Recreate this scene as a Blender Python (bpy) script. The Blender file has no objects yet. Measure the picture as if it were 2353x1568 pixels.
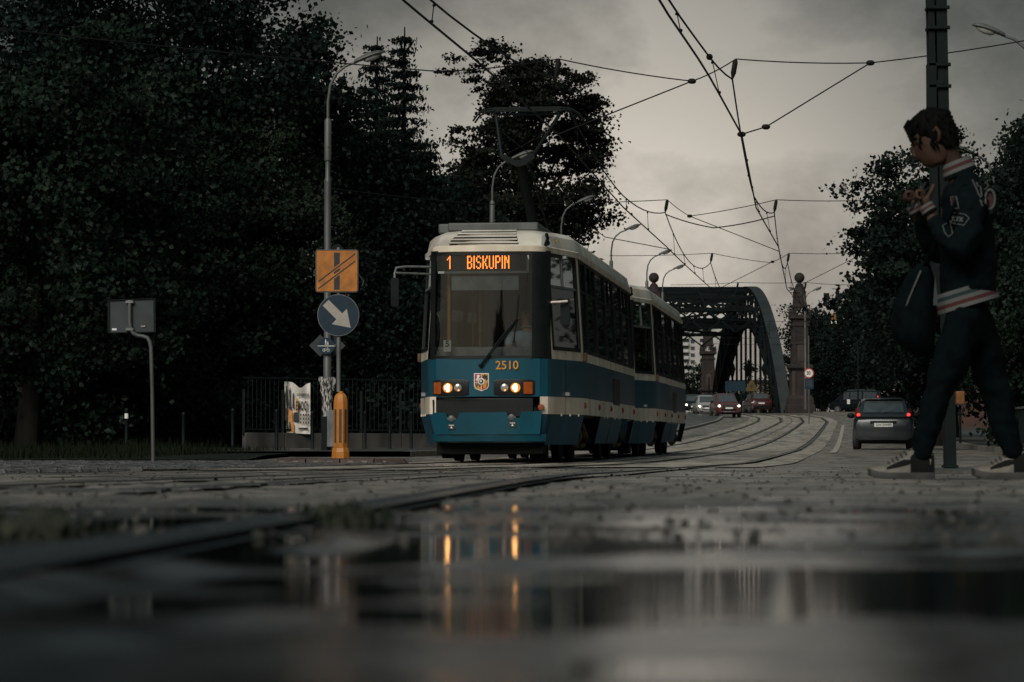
import bpy, bmesh, math, random
import numpy as np
from mathutils import Vector, Matrix, noise
R = math.radians
sc = bpy.context.scene
COL = sc.collection
rng = np.random.default_rng(7)
random.seed(7)

# ---------------------------------------------------------------- camera
CAM_H = 0.085                      # the camera lies almost on the wet asphalt
FPX = 2353 * 105 / 36.0            # focal length in units of a 2353 px wide picture
PITCH = math.atan((1062 - 784) / FPX)
cam = bpy.data.cameras.new('camera'); co = bpy.data.objects.new('camera', cam); COL.objects.link(co)
co.location = (0, 0, CAM_H); co.rotation_euler = (math.pi / 2 + PITCH, 0, 0)
cam.lens = 105; cam.sensor_width = 36; cam.clip_start = 0.05; cam.clip_end = 5000
cam.dof.use_dof = True; cam.dof.focus_distance = 42.0; cam.dof.aperture_fstop = 9.5
sc.camera = co

# ---------------------------------------------------------------- world: overcast evening sky
w = bpy.data.worlds.new('World'); sc.world = w; w.use_nodes = True
nt = w.node_tree; nt.nodes.clear(); N = nt.nodes; L = nt.links
SUN_EL, SUN_AZ = 36.0, 203.0       # soft brightness of the cloud cover: behind the camera, a little left
out = N.new('ShaderNodeOutputWorld'); bg = N.new('ShaderNodeBackground'); bg.inputs['Strength'].default_value = 0.1
sky = N.new('ShaderNodeTexSky'); sky.sky_type = 'NISHITA'; sky.sun_disc = False
sky.sun_elevation = R(SUN_EL); sky.sun_rotation = R(SUN_AZ); sky.air_density = 1.5; sky.dust_density = 4.0
tc = N.new('ShaderNodeTexCoord'); sep = N.new('ShaderNodeSeparateXYZ'); L.new(tc.outputs['Generated'], sep.inputs[0])
el = N.new('ShaderNodeMath'); el.operation = 'MAXIMUM'; el.inputs[1].default_value = 0.0; L.new(sep.outputs['Z'], el.inputs[0])
ramp = N.new('ShaderNodeValToRGB'); L.new(el.outputs[0], ramp.inputs[0])
cr = ramp.color_ramp; cr.interpolation = 'EASE'
cr.elements[0].position = 0.0; cr.elements[0].color = (.74, .72, .66, 1)
cr.elements[1].position = 1.0; cr.elements[1].color = (.46, .85, .92, 1)
for p, c in ((0.07, (.54, .55, .52)), (0.13, (.21, .255, .25)), (0.2, (0.2, 0.26, 0.26)), (0.4, (0.36, 0.5, 0.52))):
    e = cr.elements.new(p); e.color = (*c, 1)
# thinner cloud low over the bridge lets more light through
nrm = N.new('ShaderNodeVectorMath'); nrm.operation = 'NORMALIZE'; L.new(tc.outputs['Generated'], nrm.inputs[0])
dt = N.new('ShaderNodeVectorMath'); dt.operation = 'DOT_PRODUCT'; L.new(nrm.outputs[0], dt.inputs[0])
ga, ge = R(2.0), R(4.0); dt.inputs[1].default_value = (math.sin(ga) * math.cos(ge), math.cos(ga) * math.cos(ge), math.sin(ge))
g1 = N.new('ShaderNodeMath'); g1.operation = 'SUBTRACT'; g1.inputs[0].default_value = 1.0; L.new(dt.outputs['Value'], g1.inputs[1])
g2 = N.new('ShaderNodeMath'); g2.operation = 'MULTIPLY'; g2.inputs[1].default_value = -1.0 / 0.0058; L.new(g1.outputs[0], g2.inputs[0])
g3 = N.new('ShaderNodeMath'); g3.operation = 'EXPONENT'; L.new(g2.outputs[0], g3.inputs[0])
gl_ = N.new('ShaderNodeVectorMath'); gl_.operation = 'SCALE'; gl_.inputs[0].default_value = (2.5, 2.2, 1.88); L.new(g3.outputs[0], gl_.inputs['Scale'])
addg = N.new('ShaderNodeVectorMath'); addg.operation = 'ADD'; L.new(ramp.outputs[0], addg.inputs[0]); L.new(gl_.outputs[0], addg.inputs[1])
mp = N.new('ShaderNodeMapping'); mp.inputs['Scale'].default_value = (1.0, 1.0, 1.5); L.new(tc.outputs['Generated'], mp.inputs[0])
n1 = N.new('ShaderNodeTexNoise'); n1.inputs['Scale'].default_value = 9.0; n1.inputs['Detail'].default_value = 6.0; n1.inputs['Roughness'].default_value = 0.6; n1.inputs['Distortion'].default_value = 0.15
L.new(mp.outputs[0], n1.inputs['Vector'])
mr = N.new('ShaderNodeMapRange'); mr.inputs['From Min'].default_value = 0.39; mr.inputs['From Max'].default_value = 0.61
mr.inputs['To Min'].default_value = 0.56; mr.inputs['To Max'].default_value = 1.25; L.new(n1.outputs['Fac'], mr.inputs['Value'])
mul = N.new('ShaderNodeVectorMath'); mul.operation = 'SCALE'; L.new(addg.outputs[0], mul.inputs[0]); L.new(mr.outputs[0], mul.inputs['Scale'])
mx = N.new('ShaderNodeMixRGB'); mx.inputs[0].default_value = 0.04; L.new(mul.outputs[0], mx.inputs[1]); L.new(sky.outputs[0], mx.inputs[2])
L.new(mx.outputs[0], bg.inputs['Color']); L.new(bg.outputs[0], out.inputs['Surface'])

sun = bpy.data.lights.new('sun', 'SUN'); sun.energy = 1.5; sun.angle = R(35); sun.color = (1.0, 0.96, 0.88)
so = bpy.data.objects.new('sun', sun); COL.objects.link(so); so.location = (-20, -40, 60)
sd = Vector((math.cos(R(SUN_EL)) * math.sin(R(SUN_AZ)), math.cos(R(SUN_EL)) * math.cos(R(SUN_AZ)), math.sin(R(SUN_EL))))
so.rotation_euler = sd.to_track_quat('Z', 'Y').to_euler()

sc.view_settings.view_transform = 'Standard'; sc.view_settings.look = 'None'
sc.view_settings.exposure = 0.9; sc.view_settings.gamma = 1.0
sc.view_settings.use_curve_mapping = False
try:
    sc.cycles.max_bounces = 6; sc.cycles.diffuse_bounces = 2; sc.cycles.glossy_bounces = 4
    sc.cycles.transparent_max_bounces = 12; sc.cycles.use_denoising = True; sc.cycles.sample_clamp_indirect = 4.0
    sc.cycles.caustics_reflective = False; sc.cycles.caustics_refractive = False
except Exception:
    pass

# ---------------------------------------------------------------- helpers
def at(x, y, Y):
    """world point seen at pixel x, y of the 2353 px wide photograph, at distance Y"""
    u = (x - 1176.5) / FPX; v = (784 - y) / FPX
    c, s = math.cos(PITCH), math.sin(PITCH)
    dx, dy, dz = u, c - v * s, s + v * c
    t = Y / dy
    return Vector((dx * t, Y, CAM_H + dz * t))
def px(x, Y): return (x - 1176.5) / FPX * Y

_pz = [(-50, 0), (22, 0), (32, .02), (43, .06), (53, .14), (67, .26), (85, .43), (105, .74), (125, 1.13), (160, 1.92), (200, 2.95), (222, 3.6), (236, 3.95), (250, 4.1), (2000, 4.1)]
_ys = np.arange(-60, 700, 0.5); _zs = np.interp(_ys, [p[0] for p in _pz], [p[1] for p in _pz])
_k = np.ones(21) / 21; _zs = np.convolve(np.pad(_zs, 10, mode='edge'), _k, mode='valid')
def zr(Y): return float(np.interp(Y, _ys, _zs))
_tl = [(-30, -4.0), (1.0, -3.98), (2.2, -3.93), (3.9, -3.87), (5.5, -3.79), (8.7, -3.57), (15.5, -3.24), (22, -2.62), (30, -1.82), (41.2, -.34), (70, 2.92), (120, 8.59), (185, 15.95), (205, 17.7), (222, 17.9), (240, 17.2), (300, 15.3), (420, 11.7)]
_tx = np.interp(_ys, [p[0] for p in _tl], [p[1] for p in _tl]); _k2 = np.ones(9) / 9; _tx = np.convolve(np.pad(_tx, 4, mode='edge'), _k2, mode='valid')
def tlx(Y): return float(np.interp(Y, _ys, _tx))     # centre of the near (left) track
def track_pt(Y, off):                                # point beside the left track centre line
    d = (tlx(Y + .5) - tlx(Y - .5)); n = math.hypot(1, d)
    return Vector((tlx(Y) + off / n, Y - off * d / n * 1.0, 0))

def tag(o, label=None, cat=None, group=None, kind=None):
    if label: o['label'] = label
    if cat: o['category'] = cat
    if group: o['group'] = group
    if kind: o['kind'] = kind
    return o
def thing(name, label, cat, loc=(0, 0, 0), rz=0.0, group=None, rx=0.0):
    o = bpy.data.objects.new(name, None); COL.objects.link(o); o.empty_display_size = .2
    o.location = loc; o.rotation_euler = (rx, 0, rz)
    return tag(o, label, cat, group)
def link(name, me, parent=None, mats=()):
    for m in mats: me.materials.append(m)
    o = bpy.data.objects.new(name, me); COL.objects.link(o)
    if parent is not None: o.parent = parent
    return o
def copy_tree(o, parent=None):
    c = o.copy(); COL.objects.link(c)
    if parent is not None: c.parent = parent
    for ch in list(o.children): copy_tree(ch, c)
    return c
def setpart(o, **k):
    for a, b in k.items(): setattr(o, a, b)
    return o

class MB:
    def __init__(s): s.v = []; s.f = []; s.M = None
    def _a(s, vs):
        b = len(s.v)
        s.v += [(s.M @ Vector(p)) if s.M is not None else Vector(p) for p in vs]
        return b
    def face(s, pts):
        b = s._a(pts); s.f.append(list(range(b, b + len(pts)))); return s
    def box(s, c, d, rot=None):
        hx, hy, hz = d[0] / 2, d[1] / 2, d[2] / 2
        ps = [Vector((x, y, z)) for x in (-hx, hx) for y in (-hy, hy) for z in (-hz, hz)]
        if rot is not None: ps = [rot @ p for p in ps]
        b = s._a([Vector(c) + p for p in ps])
        for q in ((0, 1, 3, 2), (4, 6, 7, 5), (0, 4, 5, 1), (2, 3, 7, 6), (0, 2, 6, 4), (1, 5, 7, 3)):
            s.f.append([b + i for i in q])
        return s
    def bar(s, a, b, wx, wz=None, up=(0, 0, 1)):
        a, b = Vector(a), Vector(b); wz = wz or wx
        d = (b - a); l = d.length
        if l < 1e-6: return s
        d.normalize(); u = Vector(up)
        if abs(d.dot(u)) > .98: u = Vector((0, 1, 0))
        x = d.cross(u).normalized(); z = x.cross(d).normalized()
        rot = Matrix((x, d, z)).transposed()
        return s.box((a + b) / 2, (wx, l, wz), rot)
    def tube(s, pts, r, n=8, caps=True, squash=1.0):
        pts = [Vector(p) for p in pts]; rs = r if hasattr(r, '__len__') else [r] * len(pts)
        rings = []; prev = None
        for i, p in enumerate(pts):
            t = (pts[min(i + 1, len(pts) - 1)] - pts[max(i - 1, 0)])
            t = t.normalized() if t.length > 1e-9 else Vector((0, 0, 1))
            if prev is None:
                u = Vector((0, 0, 1)) if abs(t.z) < .95 else Vector((0, 1, 0))
                x = t.cross(u).normalized()
            else:
                x = (prev - t * prev.dot(t)); x = x.normalized() if x.length > 1e-6 else t.orthogonal().normalized()
            prev = x; y = t.cross(x)
            rings.append([p + (x * math.cos(2 * math.pi * k / n) + y * math.sin(2 * math.pi * k / n) * squash) * rs[i] for k in range(n)])
        return s.loft(rings, True, caps)
    def loft(s, rings, closed=True, caps=False):
        n = len(rings[0]); bs = [s._a(r) for r in rings]
        for i in range(len(rings) - 1):
            for k in range(n if closed else n - 1):
                k2 = (k + 1) % n
                s.f.append([bs[i] + k, bs[i] + k2, bs[i + 1] + k2, bs[i + 1] + k])
        if caps:
            s.f.append([bs[0] + k for k in range(n)][::-1]); s.f.append([bs[-1] + k for k in range(n)])
        return s
    def lathe(s, prof, c=(0, 0, 0), n=16, axis='z'):
        rings = []
        for r, z in prof:
            ring = []
            for k in range(n):
                a = 2 * math.pi * (k + .5) / n
                p = (r * math.cos(a), r * math.sin(a), z)
                if axis == 'y': p = (p[0], z, p[1])
                if axis == 'x': p = (z, p[0], p[1])
                ring.append(Vector(c) + Vector(p))
            rings.append(ring)
        return s.loft(rings, True, True)
    def prism(s, poly, y0, y1):
        """polygon in the x-z plane, from y0 to y1"""
        a = [(p[0], y0, p[1]) for p in poly]; b = [(p[0], y1, p[1]) for p in poly]
        return s.loft([a, b], True, True)
    def sphere(s, c, r, nu=12, nv=8):
        rx, ry, rz = r if hasattr(r, '__len__') else (r, r, r)
        rings = []
        for i in range(1, nv):
            t = math.pi * i / nv
            rings.append([(c[0] + rx * math.sin(t) * math.cos(2 * math.pi * k / nu), c[1] + ry * math.sin(t) * math.sin(2 * math.pi * k / nu), c[2] - rz * math.cos(t)) for k in range(nu)])
        return s.loft(rings, True, True)
    def mesh(s, name, smooth=30):
        me = bpy.data.meshes.new(name); me.from_pydata([tuple(p) for p in s.v], [], s.f)
        bm = bmesh.new(); bm.from_mesh(me); bmesh.ops.remove_doubles(bm, verts=bm.verts, dist=1e-5)
        bmesh.ops.recalc_face_normals(bm, faces=bm.faces); bm.to_mesh(me); bm.free()
        if smooth:
            me.polygons.foreach_set('use_smooth', [True] * len(me.polygons))
            try: me.set_sharp_from_angle(angle=R(smooth))
            except Exception: pass
        me.update(); return me
    def build(s, name, mat, parent=None, smooth=30, bevel=0, **kw):
        o = link(name, s.mesh(name, smooth), parent, [mat])
        if bevel:
            m = o.modifiers.new('bevel', 'BEVEL'); m.width = bevel; m.segments = 2; m.limit_method = 'ANGLE'; m.angle_limit = R(40)
        for k, v in kw.items(): o[k] = v
        return o

def rrect(x0, x1, z0, z1, r, n=4):
    ps = []
    for cx, cz, a0 in ((x1 - r, z1 - r, 0), (x0 + r, z1 - r, 90), (x0 + r, z0 + r, 180), (x1 - r, z0 + r, 270)):
        for i in range(n + 1):
            a = R(a0 + 90 * i / n); ps.append((cx + r * math.cos(a), cz + r * math.sin(a)))
    return ps

_txt = {}
def text_mesh(s, size, depth=0.0, bold=0.0):
    """flat letters in the x-z plane facing -y, centred"""
    key = (s, size, depth, bold)
    if key in _txt: return _txt[key]
    cu = bpy.data.curves.new('txt', 'FONT'); cu.body = s; cu.size = size; cu.align_x = 'CENTER'; cu.align_y = 'CENTER'
    cu.extrude = depth; cu.offset = bold; cu.resolution_u = 3
    o = bpy.data.objects.new('txt', cu); COL.objects.link(o)
    bpy.context.view_layer.update()
    me = bpy.data.meshes.new_from_object(o.evaluated_get(bpy.context.evaluated_depsgraph_get()))
    bpy.data.objects.remove(o); bpy.data.curves.remove(cu)
    me.transform(Matrix.Rotation(math.pi / 2, 4, 'X')); me.materials.clear()
    _txt[key] = me; return me
def put_text(s, size, loc, mat, parent, name='lettering', rz=0.0, rx=0.0, ry=0.0, sx=1.0, bold=0.0, depth=0.001):
    me = text_mesh(s, size, depth, bold).copy()
    o = link(name, me, parent, [mat]); o.location = loc; o.rotation_euler = (rx, ry, rz); o.scale = (sx, 1, 1)
    return o

# ---------------------------------------------------------------- materials
def mk(name, col, rough=.5, metal=0.0, var=.25, scale=6.0, bump=0.0, bscale=None, coat=0.0, spec=.5, emis=None, estr=0.0, stretch=(1, 1, 1), col2=None, vlo=.35, vhi=.65):
    m = bpy.data.materials.new(name); m.use_nodes = True
    t = m.node_tree; b = t.nodes['Principled BSDF']
    b.inputs['Roughness'].default_value = rough; b.inputs['Metallic'].default_value = metal
    b.inputs['Specular IOR Level'].default_value = spec; b.inputs['Coat Weight'].default_value = coat
    b.inputs['Coat Roughness'].default_value = .08
    tc = t.nodes.new('ShaderNodeTexCoord'); mp = t.nodes.new('ShaderNodeMapping'); mp.inputs['Scale'].default_value = stretch
    t.links.new(tc.outputs['Object'], mp.inputs[0])
    if var or col2:
        n = t.nodes.new('ShaderNodeTexNoise'); n.inputs['Scale'].default_value = scale; n.inputs['Detail'].default_value = 5
        t.links.new(mp.outputs[0], n.inputs['Vector'])
        r = t.nodes.new('ShaderNodeValToRGB'); r.color_ramp.elements[0].position = vlo; r.color_ramp.elements[1].position = vhi
        r.color_ramp.elements[0].color = (*[c * (1 - var) for c in col], 1) if not col2 else (*col2, 1)
        r.color_ramp.elements[1].color = (*[min(1, c * (1 + var * .5)) for c in col], 1) if not col2 else (*col, 1)
        t.links.new(n.outputs['Fac'], r.inputs[0]); t.links.new(r.outputs[0], b.inputs['Base Color'])
    else:
        b.inputs['Base Color'].default_value = (*col, 1)
    if bump:
        n2 = t.nodes.new('ShaderNodeTexNoise'); n2.inputs['Scale'].default_value = bscale or scale * 3; n2.inputs['Detail'].default_value = 4
        t.links.new(mp.outputs[0], n2.inputs['Vector'])
        bp = t.nodes.new('ShaderNodeBump'); bp.inputs['Strength'].default_value = bump; bp.inputs['Distance'].default_value = .02
        t.links.new(n2.outputs['Fac'], bp.inputs['Height']); t.links.new(bp.outputs[0], b.inputs['Normal'])
    if emis:
        b.inputs['Emission Color'].default_value = (*emis, 1); b.inputs['Emission Strength'].default_value = estr
    return m
def mk_glass(name, tint=(.5, .55, .55), rough=.02, refl=1.0):
    m = bpy.data.materials.new(name); m.use_nodes = True; t = m.node_tree; t.nodes.clear()
    o = t.nodes.new('ShaderNodeOutputMaterial'); tr = t.nodes.new('ShaderNodeBsdfTransparent'); tr.inputs[0].default_value = (*tint, 1)
    gl = t.nodes.new('ShaderNodeBsdfGlossy'); gl.inputs['Roughness'].default_value = rough
    fr = t.nodes.new('ShaderNodeFresnel'); fr.inputs['IOR'].default_value = 1.52
    ml = t.nodes.new('ShaderNodeMath'); ml.operation = 'MULTIPLY'; ml.inputs[1].default_value = 1.9 * refl; ml.use_clamp = True
    mx = t.nodes.new('ShaderNodeMixShader'); t.links.new(fr.outputs[0], ml.inputs[0]); t.links.new(ml.outputs[0], mx.inputs[0])
    t.links.new(tr.outputs[0], mx.inputs[1]); t.links.new(gl.outputs[0], mx.inputs[2]); t.links.new(mx.outputs[0], o.inputs[0])
    return m
def mk_emit(name, col, s):
    m = bpy.data.materials.new(name); m.use_nodes = True; t = m.node_tree; t.nodes.clear()
    o = t.nodes.new('ShaderNodeOutputMaterial'); e = t.nodes.new('ShaderNodeEmission'); e.inputs[0].default_value = (*col, 1); e.inputs[1].default_value = s
    t.links.new(e.outputs[0], o.inputs[0]); return m

M = dict(
    black=mk('black_paint', (.0035, .0075, .008), .55, spec=.15), rubber=mk('rubber', (.015, .015, .016), .7, bump=.2),
    dark=mk('dark_steel', (.0045, .009, .0095), .6, spec=.12), iron=mk('iron', (.004, .008, .0085), .65, bump=.2, spec=.12),
    galv=mk('galvanised', (.15, .158, .158), .5, .4, var=.35, scale=9, bump=.08, stretch=(1, 1, .3)),
    lampgrey=mk('lamp_grey', (.072, .077, .075), .5, .1, var=.3, scale=5, stretch=(1, 1, .25)),
    lens=mk('lamp_lens', (.3, .3, .28), .2), white=mk('white_print', (.72, .7, .66), .5, var=.1),
    tramblue=mk('tram_blue', (.004, .06, .09), .35, var=.22, scale=2.2, coat=.06, spec=.35, stretch=(1, 1, .35)),
    tramskirt=mk('skirt_blue', (.01, .085, .14), .55, var=.5, scale=2.6, spec=.12, stretch=(2.2, 2.2, .2), col2=(.016, .06, .092)),
    tramcream=mk('tram_cream', (.74, .65, .52), .4, var=.2, scale=2.4, bump=.03, stretch=(1.3, 1.3, .25), col2=(.47, .4, .31), vlo=.28, vhi=.6),
    roofcream=mk('roof_cream', (.68, .63, .54), .45, var=.25, scale=1.5, bump=.05, stretch=(1, 1, .6), col2=(.36, .32, .27)),
    tramblack=mk('tram_black', (.006, .008, .008), .4, spec=.25), trim=mk('window_rubber', (.005, .0065, .0065), .5, spec=.2),
    under=mk('underframe', (.006, .007, .007), .8, spec=.15, bump=.3), rust=mk('rusty_spring', (.09, .052, .02), .75, var=.5, scale=12, bump=.3),
    glass=mk_glass('tram_glass', (.62, .66, .66), refl=2.6), sideglass=mk_glass('side_glass', (.13, .145, .14), refl=.7),
    interior=mk('interior_grey', (.27, .29, .29), .6), seat=mk('seat_grey', (.05, .055, .06), .7),
    brownyellow=mk('cab_door_ochre', (.2, .1, .02), .5), yellowpole=mk('yellow_rail', (.62, .3, .03), .4, var=.1), orange=mk('sign_orange', (.38, .135, .017), .42, var=.3, scale=7, bump=.02),
    signblue=mk('sign_blue', (.004, .02, .036), .35, var=.15, scale=9), signback=mk('sign_back', (.022, .03, .031), .55, .2, var=.25, scale=5),
    bollard_y=mk('bollard_yellow', (.4, .145, .018), .45, var=.14, scale=7, bump=.06),
    bollard_dim=mk('shaded_orange', (.2, .075, .012), .6, var=.3), brownstripe=mk('brown_stripe', (.06, .035, .02), .6), redlens=mk('red_lens', (.1, .012, .01), .3, spec=.2),  # bollard_dim: the orange taken darker, shade put into its colour
    amber=mk('amber_lens', (.33, .075, .014), .2, spec=.3), marker=mk('marker_lens', (.24, .07, .022), .4, spec=.2), clear=mk('clear_lens', (.35, .33, .3), .12, .3),
    red=mk('sign_red', (.35, .03, .025), .5), gold=mk('number_gold', (.5, .23, .02), .4, var=.1),
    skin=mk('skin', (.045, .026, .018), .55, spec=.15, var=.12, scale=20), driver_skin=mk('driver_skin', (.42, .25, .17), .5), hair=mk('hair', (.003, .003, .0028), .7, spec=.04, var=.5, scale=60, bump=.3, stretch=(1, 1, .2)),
    jacket=mk('navy_cloth', (.0022, .0048, .0056), .9, spec=.05, var=.3, scale=30, bump=.25, bscale=20), trousers=mk('black_cloth', (.0018, .004, .0045), .95, spec=.04, var=.3, scale=20, bump=.3, bscale=9),
    knitwhite=mk('knit_white', (.075, .079, .076), .9, var=.1), knitred=mk('knit_red', (.04, .007, .007), .9), knitgreen=mk('knit_green', (.005, .02, .021), .9),
    shoe=mk('shoe_cream', (.1, .09, .072), .6, var=.3, scale=14, bump=.1), shoedark=mk('shoe_dark', (.004, .0045, .0045), .7, spec=.1), sole=mk('shoe_sole', (.03, .031, .03), .7, var=.3, scale=12),
    stone=mk('red_sandstone', (.018, .012, .0095), .85, var=.5, scale=1.3, bump=.4), stonepale=mk('pale_stone', (.036, .026, .02), .8, var=.3, scale=2, bump=.3),
    steel=mk('bridge_steel', (.003, .006, .0065), .8, 0, spec=.12, var=.4, scale=.8), steeltop=mk('bridge_plate', (.024, .029, .03), .6, 0, spec=.25, var=.3, scale=.7),
    concrete=mk('concrete', (.05, .048, .042), .85, var=.7, scale=1.4, bump=.3, stretch=(1, 1, .4)), brick=mk('brick', (.06, .027, .02), .85, var=.3, scale=2, bump=.2),
    plaster=mk('pale_plaster', (.4, .385, .36), .9, var=.12, scale=.3), ochre=mk('ochre_plaster', (.24, .17, .09), .9, var=.2, scale=.6), winglass=mk('window_dark', (.05, .06, .065), .15),
    awning=mk('awning_green', (.28, .33, .06), .7, var=.2), bark=mk('bark', (.008, .0075, .006), .9, spec=.1, var=.4, scale=6, bump=.6, stretch=(1, 1, .2)),
    banner=mk('banner_white', (.6, .56, .5), .6, var=.15, scale=5), bannerorange=mk('banner_orange', (.55, .2, .02), .6), bannerbrown=mk('banner_brown', (.05, .028, .02), .6), ink=mk('ink', (.012, .013, .016), .6),
    kerb=mk('granite_kerb', (.2, .18, .155), .7, var=.4, scale=5, bump=.25), wood=mk('weathered', (.12, .1, .08), .8),
    led=mk_emit('led_amber', (1.0, .22, .03), 2.6), head=mk_emit('headlamp_core', (1.0, .46, .14), 10), headrim=mk_emit('headlamp_bowl', (1.0, .34, .06), .5), headcool=mk_emit('car_headlamp', (1.0, .9, .72), 5), tail=mk_emit('tail_glow', (1.0, .08, .06), .6),
    wire=mk('wire', (.004, .005, .005), .7, spec=.2), wirelight=mk('bright_wire', (.3, .3, .28), .4, .5), cloth=mk('shirt', (.34, .4, .46), .8), plate=mk('plate_white', (.62, .61, .58), .4, var=.05),
)
# ================================================================ GROUND
def mk_ground(name, col, rlo, rhi, rscale, bumpd, stretch=(1, 1, 1), var=.35, spec=.5, stain=.5, bscale=38, wet=None):
    """wet surface: colour grain and stains, roughness that changes in patches, grit"""
    m = bpy.data.materials.new(name); m.use_nodes = True; t = m.node_tree; b = t.nodes['Principled BSDF']; nn = t.nodes.new; ln_ = t.links.new
    tc = nn('ShaderNodeTexCoord'); mp = nn('ShaderNodeMapping'); mp.inputs['Scale'].default_value = stretch; ln_(tc.outputs['Object'], mp.inputs[0])
    def noise_(vec, sc_, det, rough=.6, dist=0.0):
        n = nn('ShaderNodeTexNoise'); n.inputs['Scale'].default_value = sc_; n.inputs['Detail'].default_value = det; n.inputs['Roughness'].default_value = rough; n.inputs['Distortion'].default_value = dist; ln_(vec, n.inputs['Vector']); return n.outputs['Fac']
    def rng_(v, a, b_, c, d):
        q = nn('ShaderNodeMapRange'); q.inputs['From Min'].default_value = a; q.inputs['From Max'].default_value = b_; q.inputs['To Min'].default_value = c; q.inputs['To Max'].default_value = d; ln_(v, q.inputs['Value']); return q.outputs[0]
    r = nn('ShaderNodeValToRGB'); r.color_ramp.elements[0].position = .3; r.color_ramp.elements[1].position = .7
    r.color_ramp.elements[0].color = (*[c * (1 - var) for c in col], 1); r.color_ramp.elements[1].color = (*[c * (1 + var) for c in col], 1)
    ln_(noise_(tc.outputs['Object'], 3.1, 8, .65), r.inputs[0])
    st = rng_(noise_(mp.outputs[0], rscale * 1.7, 9, .72, .6), .40, .56, 1 - stain, 1.0)
    gr = rng_(noise_(tc.outputs['Object'], 11, 3, .5), .30, .38, .35, 1.0)
    mm = nn('ShaderNodeMath'); mm.operation = 'MULTIPLY'; ln_(st, mm.inputs[0]); ln_(gr, mm.inputs[1])
    if wet:    # soaked and dark round the puddle, drying on the ridges that stand out of it
        sp_ = nn('ShaderNodeSeparateXYZ'); ln_(tc.outputs['Object'], sp_.inputs[0])
        ad = nn('ShaderNodeMath'); ad.operation = 'MULTIPLY_ADD'; ad.inputs[1].default_value = 5.0; ln_(noise_(mp.outputs[0], 1.3, 5), ad.inputs[0]); ln_(sp_.outputs['Y'], ad.inputs[2])
        dy_ = rng_(ad.outputs[0], wet[0] + 2.5, wet[1] + 2.5, 0.0, 1.0); dz_ = rng_(sp_.outputs['Z'], .0085, .0145, 0.0, .45)
        dd = nn('ShaderNodeMath'); dd.operation = 'MAXIMUM'; ln_(dy_, dd.inputs[0]); ln_(dz_, dd.inputs[1]); dry = dd.outputs[0]
        m2 = nn('ShaderNodeMath'); m2.operation = 'MULTIPLY'; ln_(mm.outputs[0], m2.inputs[0]); ln_(rng_(dry, 0, 1, wet[2], 1.0), m2.inputs[1]); mm = m2
    vm = nn('ShaderNodeVectorMath'); vm.operation = 'SCALE'; ln_(r.outputs[0], vm.inputs[0]); ln_(mm.outputs[0], vm.inputs['Scale']); ln_(vm.outputs[0], b.inputs['Base Color'])
    ro = rng_(noise_(mp.outputs[0], rscale, 8, .7, .5), .42, .58, rlo, rhi)
    if wet:
        m3 = nn('ShaderNodeMath'); m3.operation = 'MULTIPLY'; ln_(ro, m3.inputs[0]); ln_(rng_(dry, 0, 1, wet[3], 1.0), m3.inputs[1]); ro = m3.outputs[0]
    ln_(ro, b.inputs['Roughness'])
    bp = nn('ShaderNodeBump'); bp.inputs['Strength'].default_value = bumpd; bp.inputs['Distance'].default_value = .01
    if wet: ln_(rng_(dry, 0, 1, bumpd * .12, bumpd), bp.inputs['Strength'])
    ln_(noise_(tc.outputs['Object'], bscale, 6), bp.inputs['Height']); ln_(bp.outputs[0], b.inputs['Normal'])
    b.inputs['Specular IOR Level'].default_value = spec
    return m
G = dict(asphalt=mk_ground('wet_asphalt', (.19, .163, .134), .24, .74, 1.1, .7, stretch=(1, .3, 1), stain=.72),
         slab=mk_ground('wet_concrete', (.36, .31, .25), .3, .75, 1.0, .5, stretch=(1.2, .22, 1), stain=.7),
         earth=mk_ground('earth', (.012, .015, .01), .8, .95, 1, .6, spec=.1),
         pave=mk_ground('wet_paving', (.06, .057, .05), .3, .6, .8, .4),
         nearroad=mk_ground('near_asphalt', (.19, .165, .137), .28, .68, 2.2, .9, stretch=(1, .45, 1), stain=.7, bscale=60, wet=(4.2, 7.5, .07, .33)),
         cobble=mk_ground('wet_granite', (.06, .06, .058), .15, .4, 3, .3))
def mk_water():
    m = bpy.data.materials.new('puddle_water'); m.use_nodes = True; t = m.node_tree; b = t.nodes['Principled BSDF']
    b.inputs['Base Color'].default_value = (.006, .007, .007, 1); b.inputs['Roughness'].default_value = .07; b.inputs['IOR'].default_value = 1.33
    tc = t.nodes.new('ShaderNodeTexCoord'); mp = t.nodes.new('ShaderNodeMapping'); mp.inputs['Scale'].default_value = (1.2, 1, 1); t.links.new(tc.outputs['Object'], mp.inputs[0])
    n = t.nodes.new('ShaderNodeTexNoise'); n.inputs['Scale'].default_value = 9; n.inputs['Detail'].default_value = 3; t.links.new(mp.outputs[0], n.inputs['Vector'])
    bp = t.nodes.new('ShaderNodeBump'); bp.inputs['Strength'].default_value = .07; bp.inputs['Distance'].default_value = .01
    t.links.new(n.outputs['Fac'], bp.inputs['Height']); t.links.new(bp.outputs[0], b.inputs['Normal'])
    return m
G['water'] = mk_water()

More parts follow.
